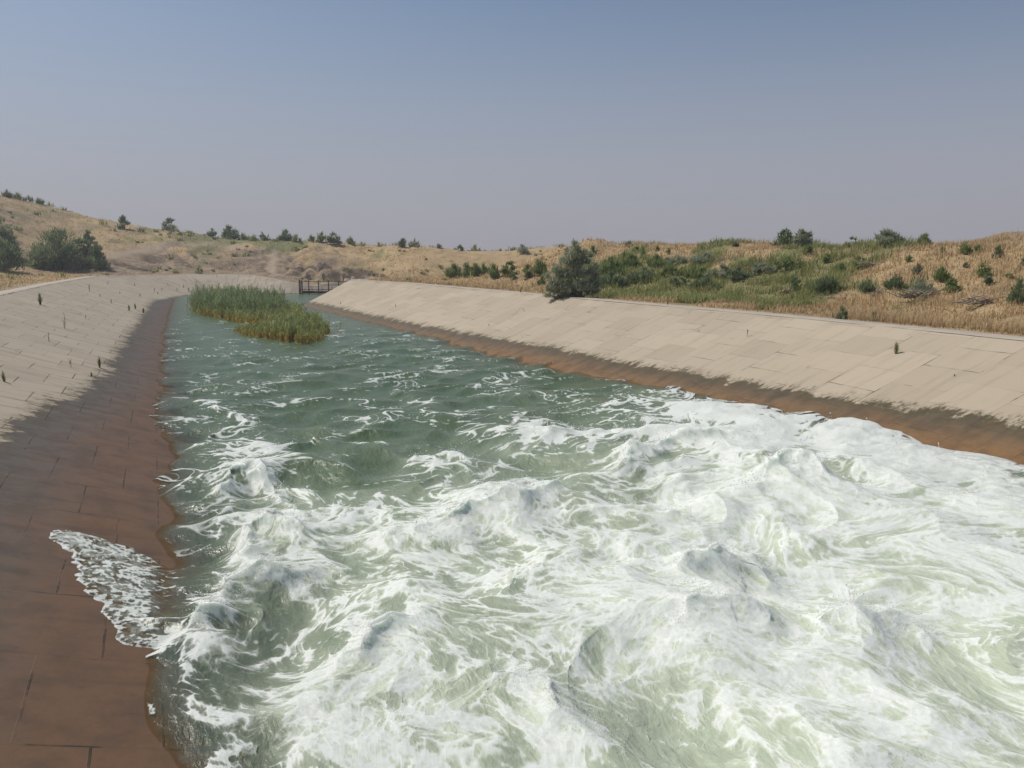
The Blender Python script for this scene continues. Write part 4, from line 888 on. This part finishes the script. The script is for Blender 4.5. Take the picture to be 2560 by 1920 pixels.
# ------------------------------------------------------------------ sluice railing, concrete pieces, stakes and dead branches
def rust():
    m = M('rusty iron'); o = m.obj(); n = m.noise(5, 5, .65, o)
    return m.done(m.bsdf(m.mix(m.smooth(.35, .65, n), (.050, .020, .016), (.12, .050, .032)), .8, Normal=m.bump(n, .4, .02)))
RUST = rust()
def plain(name, a, b, rough=.9, sc=4):
    m = M(name); n = m.noise(sc, 5, .65, m.obj()); return m.done(m.bsdf(m.mix(m.smooth(.3, .7, n), a, b), rough, Normal=m.bump(n, .4, .02)))
CONC = plain('weathered concrete', (.36, .30, .22), (.50, .43, .34)); DECK_SHADE = plain('deck beam in painted shade', (.02, .018, .014), (.05, .04, .03))  # the near-black one paints the shadow under the sluice deck
TWIG = plain('bleached dead wood', (.26, .21, .15), (.42, .35, .26), .9, 9)
g0 = at(750.5, 734); GY = g0[1]; sx = lambda px: (px-CX)/FPX*(GY*CT+HC*ST)
root = thing('sluice_railing', 'rusty iron railing of a small sluice across the water at the bend', 'railing', (g0[0], GY, 0))
x0 = g0[0]
def bar(nm, a, b, r, mat=RUST):
    q = Geo(); a, b = np.array(a, float), np.array(b, float); c = (a+b)/2; h = np.abs(b-a)/2+r; q.box(c, h); link(nm, q.mesh(nm, mat), root)
for i, px_ in enumerate([752, 772.5, 797, 822, 847.5, 873, 898]):
    x = sx(px_)-x0
    if i == 0: bar('end_post', (x-.10, 0, -.9), (x-.10, 0, 1.76), .11); bar('end_post', (x+.17, .1, -.9), (x+.17, .1, 1.72), .08)
    else: bar('post', (x, 0, -.9), (x, 0, 1.72), .065)
    if i > 1: bar('stud', (x-.9, .12, .05), (x-.9, .12, .85), .03)
xe = sx(900)-x0
bar('top_rail', (.2, -.05, 1.62), (xe, -.05, 1.62), .035); bar('middle_rail', (.2, .07, .52), (xe, .07, .52), .04)
bar('shaded_deck_beam', (.35, .35, .18), (xe, .35, .18), .16, DECK_SHADE)  # deck beam, the dark of its shaded underside put into the colour
q = Geo(); b0 = at(797, 727, .85); q.box((0, 0, .35), (.75, .5, .75), .1, .55); o = link('concrete_block', q.mesh('concrete_block', CONC), None, (b0[0]+.4, GY+4.2, .8), label='pale wedge of concrete on the ground behind the rusty railing', category='concrete block')
q = Geo(); q.box((0, 0, 0), (2.6, .35, .16), -.05); q.box((-.6, .3, .22), (1.2, .3, .1), .1); link('broken_slab', q.mesh('broken_slab', CONC), None, (sx(830), GY+4.6, 1.05), label='broken concrete slab lying on the ground behind the railing', category='slab')
def stake(px, py, hpx, r, label, mat=BARK):
    p, _ = terrain_hit(px, py); t = p[1]*CT+(HC-p[2])*ST; h = hpx/FPX*t; q = Geo()
    q.tube([(0, 0, -.2), (.01, 0, h*.5), (.04, .02, h)], [r, r*.9, r*.7], 6); link('wooden_stake', q.mesh('wooden_stake', mat), None, tuple(p), label=label, category='stake')
stake(1299, 734, 16, .045, 'thin dark stake in the dry grass by the crest before the big bush')
stake(1665, 764, 30, .022, 'taller thin bare stem at the crest beyond the big bush')
def branches(px, py, wpx, hpx, n, label, seed):
    p, _ = terrain_hit(px, py); t = p[1]*CT+(HC-p[2])*ST; w_, h_ = wpx/FPX*t, hpx/FPX*t; r = random.Random(seed); q = Geo()
    for i in range(n):
        a = r.uniform(-.5, .5)+(math.pi if r.random() < .5 else 0); l = w_*r.uniform(.25, .6); b = np.array([r.uniform(-.4, .4)*w_, r.uniform(-.3, .3)*w_*.5, r.uniform(.0, .3)*h_])
        e = b+np.array([math.cos(a)*l, math.sin(a)*l*.5, r.uniform(-.2, .9)*h_]); e[2] = max(e[2], .05); m_ = (b+e)/2+np.array([0, 0, .22*h_*r.random()])
        q.tube([b, m_, e], [t/800*.55, t/800*.42, t/800*.2], 4)
    link('branch_pile', q.mesh('branch_pile', TWIG), None, tuple(p), label=label, category='dead branches')
branches(2180, 668, 60, 16, 26, 'pale arching dead stalks over the wide green shrub on the slope', 3)
branches(2300, 748, 110, 26, 46, 'long pile of bleached dead branches at the berm foot', 4)
branches(2185, 742, 30, 22, 18, 'small upright bundle of bleached twigs at the berm foot', 5)
branches(1955, 735, 26, 22, 16, 'pale bent dead stalks at the edge of the green thicket', 6)
branches(2450, 762, 100, 22, 50, 'brown flattened dead stalks heaped near the picture edge', 7)
branches(2062, 748, 36, 14, 16, 'few grey twigs lying before the broad dark shrub', 8)
log('details')

# ------------------------------------------------------------------ summer haze
def haze():
    g = Geo(); g.box((0, 130, 8), (260, 170, 16)); m = M('summer haze')
    v = m.n('ShaderNodeVolumePrincipled'); m.set(v, Color=(.86, .88, .92, 1), Density=.0008, Anisotropy=.25)
    m.t.links.new(v.outputs[0], m.out.inputs['Volume'])
    link('haze', g.mesh('haze', m.m), kind='stuff', label='thin dusty summer haze in the air over the canal')
haze()
